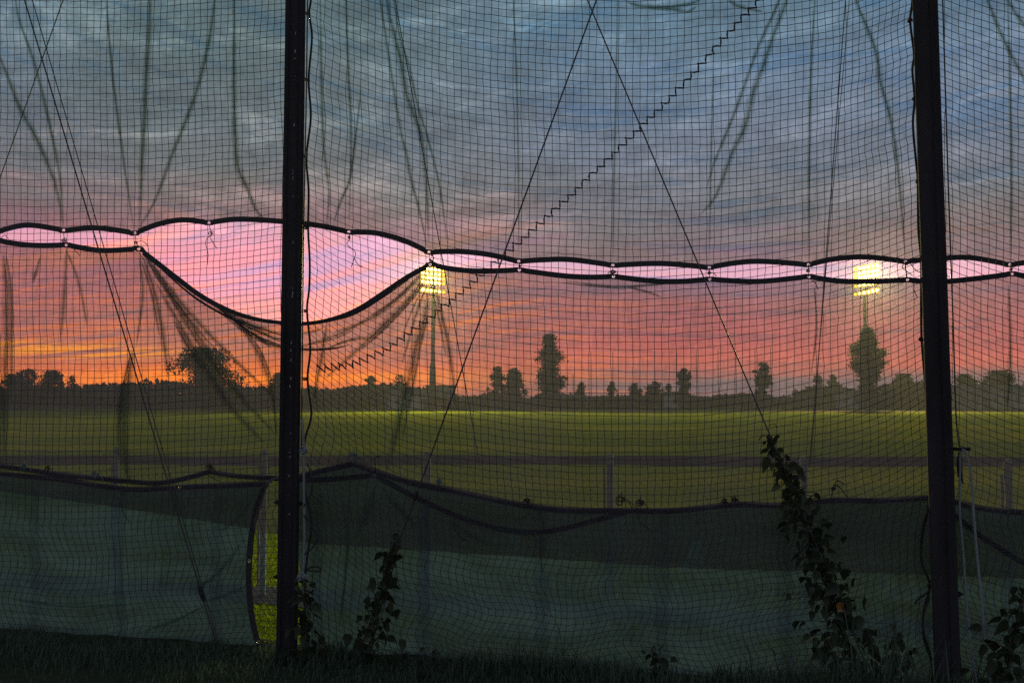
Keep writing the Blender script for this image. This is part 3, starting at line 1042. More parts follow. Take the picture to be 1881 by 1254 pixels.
EL = [(586, -620), (580, -400), (577, -200), (573, -60), (571, 0), (568, 26), (573, 70), (567, 147), (571, 215), (563, 288), (567, 350), (566, 419), (569, 480), (568, 530), (564, 571), (570, 640), (565, 696), (572, 760), (562, 800), (557, 835), (560, 900), (572, 960), (566, 1010), (560, 1080), (562, 1250)]
ER = [(1662, -620), (1670, -400), (1672, -200), (1677, -60), (1680, 0), (1676, 40), (1683, 100), (1680, 130), (1684, 182), (1681, 230), (1687, 300), (1690, 334), (1691, 420), (1696, 480), (1696, 560), (1697, 622), (1699, 700), (1706, 790), (1709, 850), (1705, 930), (1694, 985), (1693, 1030), (1708, 1075), (1697, 1120), (1696, 1160), (1710, 1210), (1712, 1300)]
cl, fl = edge_curve(EL)
ER = [(x - (4.0 if y < 700 else 0), y) for x, y in ER]
cr_, fr = edge_curve(ER)
net_l, N0, P0 = net_bay(0, -430, 545, pitch=12.3, label='square mesh net left of the scarred post, in front of the sagging screen')
net_m, N1, P1 = net_bay(1, 566, 1700, fl, fr, label='wide square mesh net between the two posts with a stepped lacing seam')
net_r, N2, P2 = net_bay(2, 1722, 2420, label='square mesh net to the right of the thick right post')

cord_px([(p.x, p.y) for p in cl], C_NET, .0072, 1, .004, 6).build('edge_rope', M['cord'], net_m, smooth=True)
cord_px([(p.x, p.y) for p in cr_], C_NET, .0075, 1, .004, 6).build('edge_rope', M['cord'], net_m, smooth=True)
for (x, y) in [(568, 26), (567, 147), (563, 288), (566, 419), (564, 571), (565, 696)]:
    m_ = MB()
    x0 = 563 - (y * .0105) - 2
    for dyy in (-1.6, 1.6):
        m_.tube([at(x0, y - 1 + dyy, C_NET - .03), at((x + x0) / 2, y + dyy, C_NET - .02), at(x + 1.5, y + dyy * .6, C_NET)], .0055, 5)
    m_.build('lashing', M['cord'], net_m)
for (x, y) in [(1672, 38), (1680, 182), (1686, 334), (1693, 622), (1709, 850), (1708, 1075)]:
    m_ = MB()
    knot(m_, x, y, C_NET - .01, 3.5, int(y), .005, 3)
    m_.tube([at(x, y, C_NET), at(x + 10, y + 1, C_NET - .03)], .005, 5)
    m_.build('lashing', M['cord'], net_m)
# stepped lacing seam: follows the mesh, one cell across then one cell down
best = min(((i, j) for i in range(N1.shape[0]) for j in range(N1.shape[1])), key=lambda q: (N1[q[0], q[1], 0] - 940) ** 2 + (N1[q[0], q[1], 1] - 452) ** 2)
m_ = MB()
path = []
i, j = best
up_path = [(i, j)]
while N1[up_path[-1][0], up_path[-1][1], 1] > -300 and up_path[-1][0] < N1.shape[0] - 3:
    a, b = up_path[-1]
    up_path += [(a + 1, b), (a + 1, b - 1)]
dn = [(i, j)]
while N1[dn[-1][0], dn[-1][1], 0] > 592 and dn[-1][1] < N1.shape[1] - 3:
    a, b = dn[-1]
    dn += [(a, b + 1), (a - 1, b + 1)]
path = dn[::-1] + up_path[1:]
pts = []
for (a, b) in path:
    if 0 <= a < P1.shape[0] and 0 <= b < P1.shape[1]:
        p = Vector(P1[a, b])
        if pts:
            q = pts[-1].lerp(p, .5) + PT * random.uniform(-.005, .005) + Vector((0, 0, random.uniform(-.005, .004))) - PN * .002
            pts.append(q)
        pts.append(p - PN * .003)
m_.tube(pts, .0056, 5)
for p in pts[::2]:
    m_.tube([p + PT * random.uniform(-.008, .008) + Vector((0, 0, random.uniform(-.006, .006))), p, p + PT * random.uniform(-.008, .008)], .0058, 5)
m_.build('lacing_seam', M['cord'], net_m)
# loose slack rope loops by the right post
for pts in ([(1706, 935), (1695, 965), (1691, 1005), (1697, 1045), (1709, 1068)], [(1708, 1096), (1697, 1125), (1695, 1160), (1702, 1190), (1711, 1210)], [(1706, 1085), (1697, 1093), (1686, 1100), (1680, 1108)]):
    cord_px(pts, C_NET - .03, .006, 5, 0, 6).build('slack_rope', M['cord'], net_m, smooth=True)

# ------------------------------------------------------------------ posts
POST_H = 9.0


def post(px, wpx, label, left):
    g = at(px, 1000, C_POST)
    base = Vector((g.x, g.y, 0))
    root = empty('net_post', label, 'post', 'tall posts carrying the net')
    root.location = base
    dm = .045
    ang = math.atan2(g.x, g.y) * .86
    wm = (wpx - 2.5) / F * g.y * math.cos(math.atan2(g.x, g.y)) / 2
    PT, PN = Vector((math.cos(ang), -math.sin(ang), 0)), Vector((math.sin(ang), math.cos(ang), 0))
    z0, z1 = -.2, POST_H
    mb = MB()
    # body with rounded corners and a slightly uneven face
    prof = []
    cr = .012
    for sx, sy, a0 in ((1, 1, 0), (-1, 1, 90), (-1, -1, 180), (1, -1, 270)):
        for q in range(4):
            a = R(a0 + 30 * q)
            prof.append(((wm - cr) * sx + cr * math.cos(a), (dm - cr) * sy + cr * math.sin(a)))
    n = len(prof)
    zs = [z0 + (z1 - z0) * i / 36 for i in range(37)]
    vs = []
    for z in zs:
        ox = .002 * fnoise(z * .9, px)
        for a, b in prof:
            p = PT * (a + ox) + PN * b
            vs.append((p.x, p.y, z))
    fs = [(i * n + j, i * n + (j + 1) % n, (i + 1) * n + (j + 1) % n, (i + 1) * n + j) for i in range(36) for j in range(n)]
    fs.append(tuple(36 * n + j for j in range(n)))
    mb.add(vs, fs)
    mb.build('shaft', M['post'], root, smooth=False)

    def loc(a, b, z):
        p = PT * a + PN * b
        return Vector((p.x, p.y, z))
    rails = [(-wm * .80, .012), (wm * .62, .010)] if left else [(wm * .50, .012), (wm * .82, .008)]
    for a, w in rails:
        m_ = MB()
        m_.box(loc(a, -dm - .006, (z0 + z1) / 2), PT * w, PN * .010, Vector((0, 0, (z1 - z0) / 2 - .003)))
        m_.build('rail', M['post_rail'], root)
    # flaked paint
    if left:
        m_ = MB()
        q = random.Random(3)
        z = .9
        while z < 4.0:
            z += q.choice((.02, .03, .05, .12, .3))
            a = wm * .06 + q.uniform(-.006, .006)
            h, w = q.uniform(.003, .012), q.uniform(.0012, .003)
            m_.add([loc(a - w, -dm - .0014, z - h), loc(a + w, -dm - .0014, z - h * .6), loc(a + w * .6, -dm - .0014, z + h), loc(a - w * .8, -dm - .0014, z + h * .7)], [(0, 1, 2, 3)])
        o = m_.build('flaked_paint', M['chip'], root)
        o['kind'] = 'stuff'
    bolts = [(508, 921), (507, 1057), (554, 925)] if left else [(1763, 1090), (1762, 1290)]
    for bx, by in bolts:
        pw = at(bx, by, C_POST) - base
        side = -1 if bx < px else 1
        c_ = loc(side * (wm + .010), 0, pw.z)
        m_ = MB()
        m_.tube([c_ - PT * side * .014, c_ + PT * side * .004], .014, 6)
        m_.tube([c_ + PT * side * .004, c_ + PT * side * .016], .007, 6)
        m_.build('bolt', M['post_rail'], root)
    return root, base, wm


post_l, base_l, wm_l = post(529.5, 40.5, 'slim black steel post with a line of flaked pale paint', True)
post_r, base_r, wm_r = post(1734.5, 49.5, 'thick plain black post beside the pale hanging rope', False)
post_r.rotation_euler.y = -R(.40)


def hang(name, pts, c, r, mat, label, cat, group=None, sub=6):
    m_ = cord_px(pts, c, r, sub, .004, 6)
    return tag(m_.build(name, mat, None, smooth=True), label, cat, group)


hang('lifting_cable', [(581, -1400), (565, 0), (561, 260), (558, 420), (555, 700), (554, 830)], C_POST + .03, .0048, M['wire'], 'thin dark cable running down the slim post on its lashed side', 'cable', 'cables beside the posts')
hang('lifting_cable', [(1690, -1400), (1737, 180), (1744, 400), (1751, 600), (1756, 760), (1763, 828)], C_POST + .03, .0045, M['wire'], 'thin dark cable down the outer side of the thick post', 'cable', 'cables beside the posts')
tow = hang('hanging_rope', [(555, 770), (557, 800), (558, 860), (559, 940), (559, 1000), (557, 1050), (556, 1080)], C_POST - .02, .0085, M['rope'], 'frayed grey rope hanging beside the slim post above the leaves', 'rope', 'ropes hanging at the posts')
for kx, ky, kr in ((556, 826, 6), (553, 1060, 8)):
    m_ = MB()
    knot(m_, kx, ky, C_POST - .03, kr, 5, .006, 4)
    m_.build('knot', M['rope'], tow, smooth=True)
hang('cable_loop', [(565, 850), (573, 880), (570, 910), (558, 930)], C_POST - .03, .005, M['cord'], 'black cable bight behind the frayed rope, above the other cable bight', 'cable', 'black cable loops')
hang('cable_loop', [(558, 945), (572, 965), (582, 985), (576, 1003), (560, 1017)], C_POST - .03, .005, M['cord'], 'black cable bight bulging from the slim post near the vine', 'cable', 'black cable loops')
hang('cable_loop', [(564, 1044), (575, 1040), (588, 1042), (587, 1048), (575, 1048), (563, 1046)], C_POST - .04, .006, M['cord'], 'small closed black loop sticking out just above the post vine leaves', 'cable', 'black cable loops')
hang('hanging_rope', [(1764, 828), (1763, 880), (1763, 940), (1769, 1010), (1775, 1100), (1784, 1190), (1796, 1262)], C_POST - .03, .0068, M['rope'], 'inner of two pale ropes hanging down the thick post', 'rope', 'ropes hanging at the posts')
hang('hanging_rope', [(1766, 826), (1773, 829), (1780, 850), (1785, 890), (1789, 950), (1795, 1020), (1802, 1090), (1811, 1180), (1820, 1262)], C_POST - .05, .0072, M['rope'], 'outer paler rope hanging in a bow from the cleat', 'rope', 'ropes hanging at the posts')
cl_ = empty('cleat', 'dark metal cleat and strap at the top of the pale ropes', 'cleat')
m_ = MB()
c0 = at(1764, 824, C_POST - .03)
m_.tube([c0 - PT * .035, c0 + PT * .05], .010, 8)
m_.build('bar', M['post_rail'], cl_, smooth=True)
m_ = MB()
m_.tube([at(1763, 830, C_POST - .02), at(1762, 850, C_POST - .02), at(1763, 876, C_POST - .02)], [.010, .014, .012], 8)
m_.tube([at(1765, 874, C_POST - .02), at(1769, 888, C_POST - .02)], [.009, .003], 8)
m_.build('strap', M['post'], cl_, smooth=True)

# ------------------------------------------------------------------ bracing wires
def brace(p0, p1, c0, c1, r, label, sleeve=None, turn=None, twin=None):
    root = empty('bracing_wire', label, 'wire', 'crossed bracing wires')
    a, b = at(*p0, c0), at(*p1, c1)
    m_ = MB()
    m_.tube([a, a.lerp(b, .5) + Vector((0, 0, -.01)), b], r, 6)
    m_.build('strand', M['wire'], root)
    if twin:
        a2, b2 = at(p0[0] + twin[0], p0[1], c0 + .004), at(p1[0] + twin[1], p1[1], c1 + .004)
        m_ = MB()
        m_.tube([a2, b2], r * .7, 6)
        m_.build('strand', M['wire'], root)
    if sleeve:
        (s0, s1, rr) = sleeve
        q0 = at(p0[0] + (p1[0] - p0[0]) * (s0 - p0[1]) / (p1[1] - p0[1]), s0, c0 + (c1 - c0) * (s0 - p0[1]) / (p1[1] - p0[1]) - .004)
        q1 = at(p0[0] + (p1[0] - p0[0]) * (s1 - p0[1]) / (p1[1] - p0[1]), s1, c0 + (c1 - c0) * (s1 - p0[1]) / (p1[1] - p0[1]) - .004)
        m_ = MB()
        m_.tube([q0, q0.lerp(q1, .3), q0.lerp(q1, .75), q1], [rr * .6, rr, rr, rr * .5], 8)
        m_.build('sleeve', M['post'], root, smooth=True)
    if turn:
        x, y = turn
        m_ = MB()
        knot(m_, x, y, C_WIRE - .01, 4.5, 91, .004, 4)
        m_.tube([at(x - 2, y - 22, C_WIRE), at(x + 8, y - 25, C_WIRE), at(x + 14, y - 18, C_WIRE)], .0022, 5)
        m_.build('clamp', M['post'], root, smooth=True)
    return root


brace((1700, -1665), (664, 1185), C_WIRE, C_WIRE - .06, .0048, 'purple-dark bracing wire slanting from the top centre down to the medium vine', sleeve=(900, 918, .012))
brace((556, -1250), (1592, 1222), C_WIRE, C_WIRE - .06, .0046, 'bracing wire slanting from the top centre down to the tallest vine', turn=(1414, 803))
brace((-30, -252), (402, 1196), 6.045, 6.045, .0050, 'doubled bracing wire left of the slim post, running to a dark sleeve near the ground', sleeve=(1076, 1104, .016), twin=(16, 4))
brace((480, -1030), (-260, 1060), C_UP + .12, C_UP + .10, .0044, 'bracing wire crossing the doubled wire in the upper left corner')
brace((608, -650), (880, 845), C_UP + .10, C_UP + .10, .0034, 'thin wire behind the screens passing close to the nearer floodlight pole')
brace((1602, -650), (1489, 850), C_UP + .10, C_UP + .10, .0032, 'thin nearly upright wire behind the screens beside the bushy tree', twin=(14, -2))

# ------------------------------------------------------------------ low fence beyond the screens
fence = empty('chain_link_fence', 'low chain link fence with grey posts seen through the lower screens', 'fence')
C_F = 7.80
for x in (-330, -48, 213, 485, 785, 1121, 1477, 1853, 2260):
    t0 = at(x, 900, C_F)
    b0 = Vector((t0.x, t0.y, -.05))
    m_ = MB()
    m_.tube([b0, Vector((b0.x, b0.y, 1.205))], .027, 10)
    m_.tube([Vector((b0.x, b0.y, 1.205)), Vector((b0.x, b0.y, 1.235))], [.031, .014], 10)
    p_ = m_.build('fence_post', M['galv'], fence, smooth=False)
    m_ = MB()
    m_.box(b0 - PT * .045 + Vector((0, 0, .65)), PT * .009, PN * .004, Vector((0, 0, .53)))
    m_.build('tension_bar', M['galv'], p_)
m_ = MB()
A, B = at(-330, 900, C_F), at(2260, 900, C_F)
L_ = (B - A)
L_.z = 0
A.z = 0
ln = L_.length
step, hgt = .065, 1.16
nseg = int(ln / step)
for i in range(-20, nseg + 20):
    for sg in (1, -1):
        s0 = i * step
        s1 = s0 + sg * hgt
        a_, b_ = max(0, min(ln, s0)), max(0, min(ln, s1))
        if abs(a_ - b_) < .01:
            continue
        z0_ = .03 + abs(a_ - s0)
        z1_ = .03 + abs(b_ - s0)
        d_ = L_.normalized()
        m_.tube([A + d_ * a_ + Vector((0, 0, z0_)) + PN * .04, A + d_ * b_ + Vector((0, 0, z1_)) + PN * .04], .0011, 3, cap=False)
o = m_.build('wire_mesh', M['link'], fence)
o['kind'] = 'stuff'
for z in (.04, 1.19):
    m_ = MB()
    m_.tube([A + Vector((0, 0, z)) + PN * .04, A + L_ + Vector((0, 0, z)) + PN * .04], .002, 4)
    m_.build('line_wire', M['galv'], fence)

# ------------------------------------------------------------------ floodlight towers
def tower(px, D, head, cols, rows_y, tilt, label, taper, aim, energy):
    """head: (x0, x1) photo x of the outer lamps; rows_y: photo y of each lamp row at the middle"""
    g = atY(px, 735, D)
    base = Vector((g.x, D, 0))
    root = empty('floodlight_tower', label, 'floodlight tower', 'lit floodlight towers across the field')
    root.location = base
    topz = atY(px, rows_y[0], D).z + .6
    m_ = MB()
    m_.tube([(0, .5, -.3), (0, .5, topz * .45), (0, .5, topz)], [taper[0], (taper[0] + taper[1]) / 2, taper[1]], 12)
    m_.build('pole', M['tower'], root, smooth=True)
    if taper[2]:
        zt = atY(px, taper[3], D).z
        m_ = MB()
        m_.tube([(0, .5, -.3), (0, .5, zt * .8), (0, .5, zt), (0, .5, zt + .25)], [taper[2] * 1.15, taper[2], taper[2] * .82, taper[1]], 12)
        m_.build('sleeve', M['tower'], root, smooth=True)
    hood = MB()
    hood.tube([(0, .42, 0), (0, .16, 0), (0, .0, 0)], [.12, .36, .55], 12)
    hood_me = hood.mesh('lamp', True)
    hood_me.materials.append(M['lamp_metal'])
    glow_bowl = MB()
    for i in range(12):
        a, b = 2 * math.pi * i / 12, 2 * math.pi * (i + 1) / 12
        glow_bowl.add([(math.cos(a) * .54, -.012, math.sin(a) * .54), (math.cos(b) * .54, -.012, math.sin(b) * .54), (math.cos(b) * .2, .03, math.sin(b) * .2), (math.cos(a) * .2, .03, math.sin(a) * .2)], [(0, 1, 2, 3)])
    bowl_me = glow_bowl.mesh('glow_reflector')
    bowl_me.materials.append(M['glow_bowl'])
    lens_mes = []
    for mt in ('lens', 'lens_dim'):
        l_ = MB()
        l_.add([(math.cos(2 * math.pi * i / 12) * .31, -.02 + .0, math.sin(2 * math.pi * i / 12) * .31) for i in range(12)] + [(0, -.05, 0)], [(i, (i + 1) % 12, 12) for i in range(12)])
        me = l_.mesh('lens_' + mt)
        me.materials.append(M[mt])
        lens_mes.append(me)
    for ri, ry in enumerate(rows_y):
        z = atY(px, ry, D).z
        m_ = MB()
        xa, xb = atY(head[0], ry, D).x - base.x, atY(head[1], ry, D).x - base.x
        dz_ = tilt * (xb - xa)
        m_.tube([(xa - .4, .46, z - dz_ * .5), (xb + .4, .46, z + dz_ * .5)], .07, 8)
        m_.build('crossarm', M['lamp_metal'], root)
        for ci in range(cols):
            u = ci / (cols - 1)
            lp = bpy.data.objects.new('lamp', hood_me)
            COL.objects.link(lp)
            lp.parent = root
            lp.location = (xa + (xb - xa) * u, .0, z + dz_ * (u - .5))
            lp.rotation_euler = (R(-14 + random.uniform(-4, 4)), 0, R(random.uniform(-8, 8)))
            s_ = .72 + .34 * (u if tilt > 0 else 1 - u)
            lp.scale = (s_, s_, s_)
            dim = (ci == 0 if tilt > 0 else ci == cols - 1)
            for nm, me in (('glow_reflector', bowl_me), ('lens', lens_mes[1 if dim else 0])):
                q = bpy.data.objects.new(nm, me)
                COL.objects.link(q)
                q.parent = lp
    # service cage behind the lamps
    m_ = MB()
    xa, xb = atY(head[0], rows_y[0], D).x - base.x, atY(head[1], rows_y[0], D).x - base.x
    zt, zb = atY(px, rows_y[0], D).z + .5, atY(px, rows_y[-1], D).z - .5
    for x in (xa, (xa + xb) / 2, xb):
        m_.box(((x), .60, (zt + zb) / 2), (.05, 0, 0), (0, .05, 0), (0, 0, (zt - zb) / 2))
    m_.build('rack', M['lamp_metal'], root)
    # light of the lamps
    ld = bpy.data.lights.new('flood', 'SPOT')
    ld.energy = energy
    ld.color = (1.0, .86, .30)
    ld.spot_size = R(72)
    ld.spot_blend = 1.0
    ld.shadow_soft_size = 1.5
    lo = bpy.data.objects.new('flood', ld)
    COL.objects.link(lo)
    hz = (zt + zb) / 2
    lo.parent = root
    lo.location = (0, -1.0, hz)
    tgt = Vector(aim) - (base + Vector((0, -1.0, hz)))
    lo.rotation_euler = tgt.to_track_quat('-Z', 'Y').to_euler()
    return root


tower(794, 170, (777, 815), 6, [495, 503, 511, 519, 534], -.10, 'lit floodlight tower in the middle distance right of the slim post', (.42, .22, .55, 668), (-6, 84, 0), 9e5)
tower(1594, 175, (1571, 1611), 6, [491, 500, 508, 522, 537], .17, 'lit floodlight tower near the thick post, rising behind the bushy tree', (.40, .24, 0, 0), (44, 88, 0), 11.5e5)

# ------------------------------------------------------------------ trees
def tree(px, top, D, wpx, label, style='round', seed=0, leaves=1600, base_frac=.15, name='broadleaf_tree', leaf=.32, group='trees along the far edge of the field', mat='leaf_tree', trunk=True):
    q = np.random.default_rng(seed + 100)
    root = empty(name, label, 'tree', group)
    g = atY(px, 735, D)
    root.location = (g.x, D, 0)
    hgt = atY(px, top, D).z
    wid = wpx / F * D / 2
    m_ = MB()
    cl_ = []
    # limbs
    if trunk:
        m_.tube([(0, 0, -.2), (wid * .05, 0, hgt * .4), (0, 0, hgt * .92)], [hgt * .028 + .05, hgt * .02 + .03, .03], 7)
        for i in range(9):
            a = q.uniform(0, 6.28)
            z = hgt * q.uniform(.22, .75)
            rr = wid * q.uniform(.5, .9)
            m_.tube([(0, 0, z), (math.cos(a) * rr * .5, math.sin(a) * rr * .5, z + hgt * .08), (math.cos(a) * rr, math.sin(a) * rr, z + hgt * .13)], [hgt * .01 + .02, .03, .015], 5)
        m_.build('trunk', M['bark'], root)
    leaves = int(leaves * 2.3)
    leaf *= .85
    nclump = max(70, leaves // 34)
    for i in range(nclump):
        u = q.uniform(0, 1)
        if style == 'tall':
            u = q.beta(1.0, 1.15)
            prof = (1.0 - .58 * u) * (.80 + .30 * math.sin(u * 19 + 1)) * (1 if u < .93 else .55)
        elif style == 'column':
            prof = min(1, (1 - u) * 6) ** .5 * (.92 + .1 * math.sin(u * 23))
        elif style == 'cone':
            prof = (.34 + .72 * math.exp(-((u - .60) / .25) ** 2)) * min(1, (1 - u) * 3.4 + .06) * (.9 + .16 * math.sin(u * 21))
        elif style == 'dome':
            prof = math.sqrt(max(0, 1 - u * u))
        else:
            prof = math.sqrt(max(0, 1 - (2 * u - .85) ** 2 / 1.4))
        a = q.uniform(0, 6.28)
        prof *= .86 + .75 * fnoise(math.cos(a) * 1.3 + seed, u * 5.0, math.sin(a) * 1.3)
        rr = wid * prof * q.uniform(.0, 1.0) ** .55
        z = hgt * (base_frac + (1 - base_frac) * u)
        cx, cyy = math.cos(a) * rr * .93, math.sin(a) * rr * .93
        if style == 'oak':
            cx += wid * (.28 if u < .55 else -.02)
            if u < .62 and cx < -wid * .3 and q.uniform() < .55:
                continue
        cl_.append((cx, cyy, z, wid * q.uniform(.14, .30) * (1.2 if style in ('round', 'dome', 'oak') else 1.0)))
    V, Fc = [], []
    per = max(8, leaves // max(1, len(cl_)))
    for (x, y, z, s_) in cl_:
        for j in range(per):
            d = q.normal(0, 1, 3)
            d /= np.linalg.norm(d) + 1e-6
            rr = s_ * q.uniform(.15, 1.0) * (1.7 if q.uniform() < .12 else 1.0)
            p = np.array((x, y, z)) + d * rr * np.array((1.1, 1.1, .85))
            if p[2] > hgt * 1.01 or p[2] < .1:
                continue
            a1 = q.normal(0, 1, 3)
            a1 /= np.linalg.norm(a1)
            a2 = np.cross(a1, q.normal(0, 1, 3))
            a2 /= np.linalg.norm(a2) + 1e-6
            sz = leaf * q.uniform(.55, 1.25)
            o_ = len(V)
            V += [tuple(p - a1 * sz), tuple(p + a2 * sz * .5), tuple(p + a1 * sz), tuple(p - a2 * sz * .5)]
            Fc.append((o_, o_ + 1, o_ + 2, o_ + 3))
    m2 = MB()
    m2.v, m2.f = V, Fc
    m2.build('crown', M[mat], root)
    return root


tree(20, 688, 180, 64, 'low rounded tree at the left end of the tree line', 'dome', 1, 1400)
tree(48, 678, 182, 60, 'twin-topped dark tree, taller one of the left end clump', 'round', 2, 1500)
tree(93, 681, 185, 62, 'broad tree at the right end of the left clump', 'dome', 3, 1800)
tree(131, 689, 190, 22, 'small thin tree against the orange glow, right of the left clump', 'round', 4, 260, leaf=.28)
tree(374, 640, 150, 132, 'wide dark spreading tree left of the slim post, lopsided crown', 'oak', 5, 4600, .12, leaf=.30)
tree(514, 686, 190, 62, 'rounded treetop partly behind the slim post', 'dome', 6, 1500)
tree(680, 691, 195, 26, 'small round tree among the low growth right of the slim post', 'round', 7, 700)
tree(734, 689, 195, 36, 'thin feathery tree just left of the nearer floodlight pole', 'round', 8, 420, leaf=.26)
tree(914, 674, 175, 38, 'left and narrower of the paired round trees in the centre', 'dome', 9, 1700, .05)
tree(943, 677, 176, 52, 'right and wider of the paired round trees in the centre', 'dome', 10, 2400, .03)
tree(1010, 615, 165, 76, 'tallest slender tree standing alone in the centre of the tree line', 'tall', 11, 5200, .05, leaf=.27)
tree(1068, 703, 205, 26, 'low dome tree just right of the tallest slender tree', 'dome', 12, 700)
tree(1124, 702, 205, 22, 'small dome tree behind the second thin mast', 'dome', 13, 600)
tree(1167, 704, 205, 30, 'low tree in the centre right row, left of its broad neighbour', 'dome', 14, 800)
tree(1202, 701, 206, 40, 'broad low tree in the centre right row', 'dome', 15, 1100)
tree(1229, 706, 206, 22, 'smallest low tree of the centre right row', 'dome', 16, 600)
tree(1257, 678, 178, 34, 'narrow upright tree halfway between centre and thick post', 'column', 17, 2000, .02)
tree(1402, 667, 175, 36, 'columnar flat-topped tree right of the slanting wire', 'column', 18, 2400, .02, leaf=.28)
tree(1503, 690, 190, 32, 'left of two low round trees before the bushy tree', 'round', 19, 1100, .02)
tree(1532, 689, 190, 30, 'right of two low round trees before the bushy tree', 'round', 20, 1100, .02)
tree(1596, 603, 150, 76, 'tall bushy pointed tree in front of the floodlight tower', 'cone', 21, 5200, .16, leaf=.30)
tree(1660, 687, 190, 70, 'wide low tree left of the thick post', 'dome', 22, 1900)
tree(1775, 688, 195, 60, 'first low tree right of the thick post', 'dome', 23, 1600)
tree(1838, 681, 195, 80, 'broad low tree at the right edge of the picture', 'dome', 24, 2200)


def mass(name, D, xa, xb, hfun, n, label, depth=8, leaf=.5, seed=0, mat='leaf_hedge'):
    q = np.random.default_rng(seed)
    V, Fc = [], []
    for i in range(n):
        px = q.uniform(xa, xb)
        x = (px - CX) / F * D
        hh = hfun(px)
        z = hh * q.uniform(0, 1) ** .8
        z += q.normal(0, .12) * hh * .3
        p = np.array((x, D + q.uniform(0, depth), max(.05, z)))
        a1 = q.normal(0, 1, 3)
        a1 /= np.linalg.norm(a1)
        a2 = np.cross(a1, q.normal(0, 1, 3))
        a2 /= np.linalg.norm(a2) + 1e-6
        sz = leaf * q.uniform(.6, 1.4)
        o_ = len(V)
        V += [tuple(p - a1 * sz), tuple(p + a2 * sz * .6), tuple(p + a1 * sz), tuple(p - a2 * sz * .6)]
        Fc.append((o_, o_ + 1, o_ + 2, o_ + 3))
    m2 = MB()
    m2.v, m2.f = V, Fc
    return tag(m2.build(name, M[mat]), label, 'trees', kind='stuff')


def far_h(px):
    h = 4.4 + 1.4 * fnoise(px * .012, 0, 3) + 1.0 * fnoise(px * .05, 0, 5)
    h += 1.6 * math.exp(-((px - 250) / 130) ** 2) + 1.2 * math.exp(-((px - 700) / 60) ** 2)
    if 790 < px < 1480:
        h -= 2.0
    if 1620 < px:
        h += 1.3
    return max(2.0, h)


mass('distant_wood', 250, -900, 2900, far_h, 40000, 'even dark band of far woodland behind the field', 14, .85, 1)
mass('hedge_undergrowth', 200, -800, 2800, lambda px: 2.3 + .7 * fnoise(px * .02, 4, 1) + .5 * fnoise(px * .07, 2, 1), 22000, 'low dark hedge along the far edge of the field', 6, .45, 2)

# ------------------------------------------------------------------ thin masts, buildings beyond the field
for i, (x, y) in enumerate([(1053, 688), (1086, 647), (1126, 647), (1203, 645), (1243, 645), (1280, 643), (1320, 643), (1353, 642), (1388, 641), (1417, 638), (1503, 669)]):
    D = 190
    tp, bt = atY(x, y, D), atY(x, 740, D)
    m_ = MB()
    m_.tube([(0, 0, -.2), (0, 0, tp.z)], [.085, .055], 8)
    m_.tube([(0, 0, tp.z), (0, 0, tp.z + .12)], [.07, .03], 8)
    o = m_.build('thin_mast', M['tower'])
    o.location = (bt.x, D, 0)
    names = ['short thin mast just right of the tallest slender tree', 'first of the tall thin masts counted from the tallest slender tree', 'second of the tall thin masts counted from the tallest slender tree',
             'third of the tall thin masts, above the broad low tree', 'thin mast touching the left side of the narrow upright tree', 'thin mast just right of the narrow upright tree',
             'thin mast midway between the narrow upright and columnar trees', 'thin mast crossed by the slanting bracing wire', 'thin mast touching the left side of the columnar tree',
             'thin mast touching the right side of the columnar tree', 'short mast behind the left low round tree by the bushy tree']
    tag(o, names[i], 'mast', 'thin masts in the tree line')


def house(px, D, w, h, dep, roof, label, walls, wins=3, door=True, flat=False):
    root = empty('building', label, 'building', 'low buildings beyond the field')
    g = atY(px, 735, D)
    root.location = (g.x, D, 0)
    m_ = MB()
    m_.box((0, dep / 2, h / 2), (w / 2, 0, 0), (0, dep / 2, 0), (0, 0, h / 2))
    m_.build('wall', walls, root)
    m_ = MB()
    ov = .35
    if flat:
        m_.box((0, dep / 2, h + .13), (w / 2 + ov, 0, 0), (0, dep / 2 + ov, 0), (0, 0, .12))
    else:
        a, b = w / 2 + ov, dep + ov
        vs = [(-a, -ov, h + .003), (a, -ov, h + .003), (a, b, h + .003), (-a, b, h + .003), (-a, dep / 2, h + roof), (a, dep / 2, h + roof)]
        m_.add(vs, [(0, 1, 5, 4), (2, 3, 4, 5), (0, 4, 3), (1, 2, 5), (0, 3, 2, 1)])
    m_.build('roof', M['roof_dark'], root)
    for i in range(wins):
        x = -w / 2 + w * (i + .7) / (wins + .4)
        m_ = MB()
        m_.box((x, -.03, h * .58), (.48, 0, 0), (0, .03, 0), (0, 0, .5))
        f = m_.build('window', M['wall_pale'], root)
        m_ = MB()
        m_.box((x, -.07, h * .58), (.40, 0, 0), (0, .012, 0), (0, 0, .42))
        m_.build('pane', M['dark_glass'], f)
    if door:
        m_ = MB()
        m_.box((w * .40, -.03, 1.0), (.42, 0, 0), (0, .03, 0), (0, 0, 1.0))
        m_.build('door', M['roof_dark'], root)
    return root


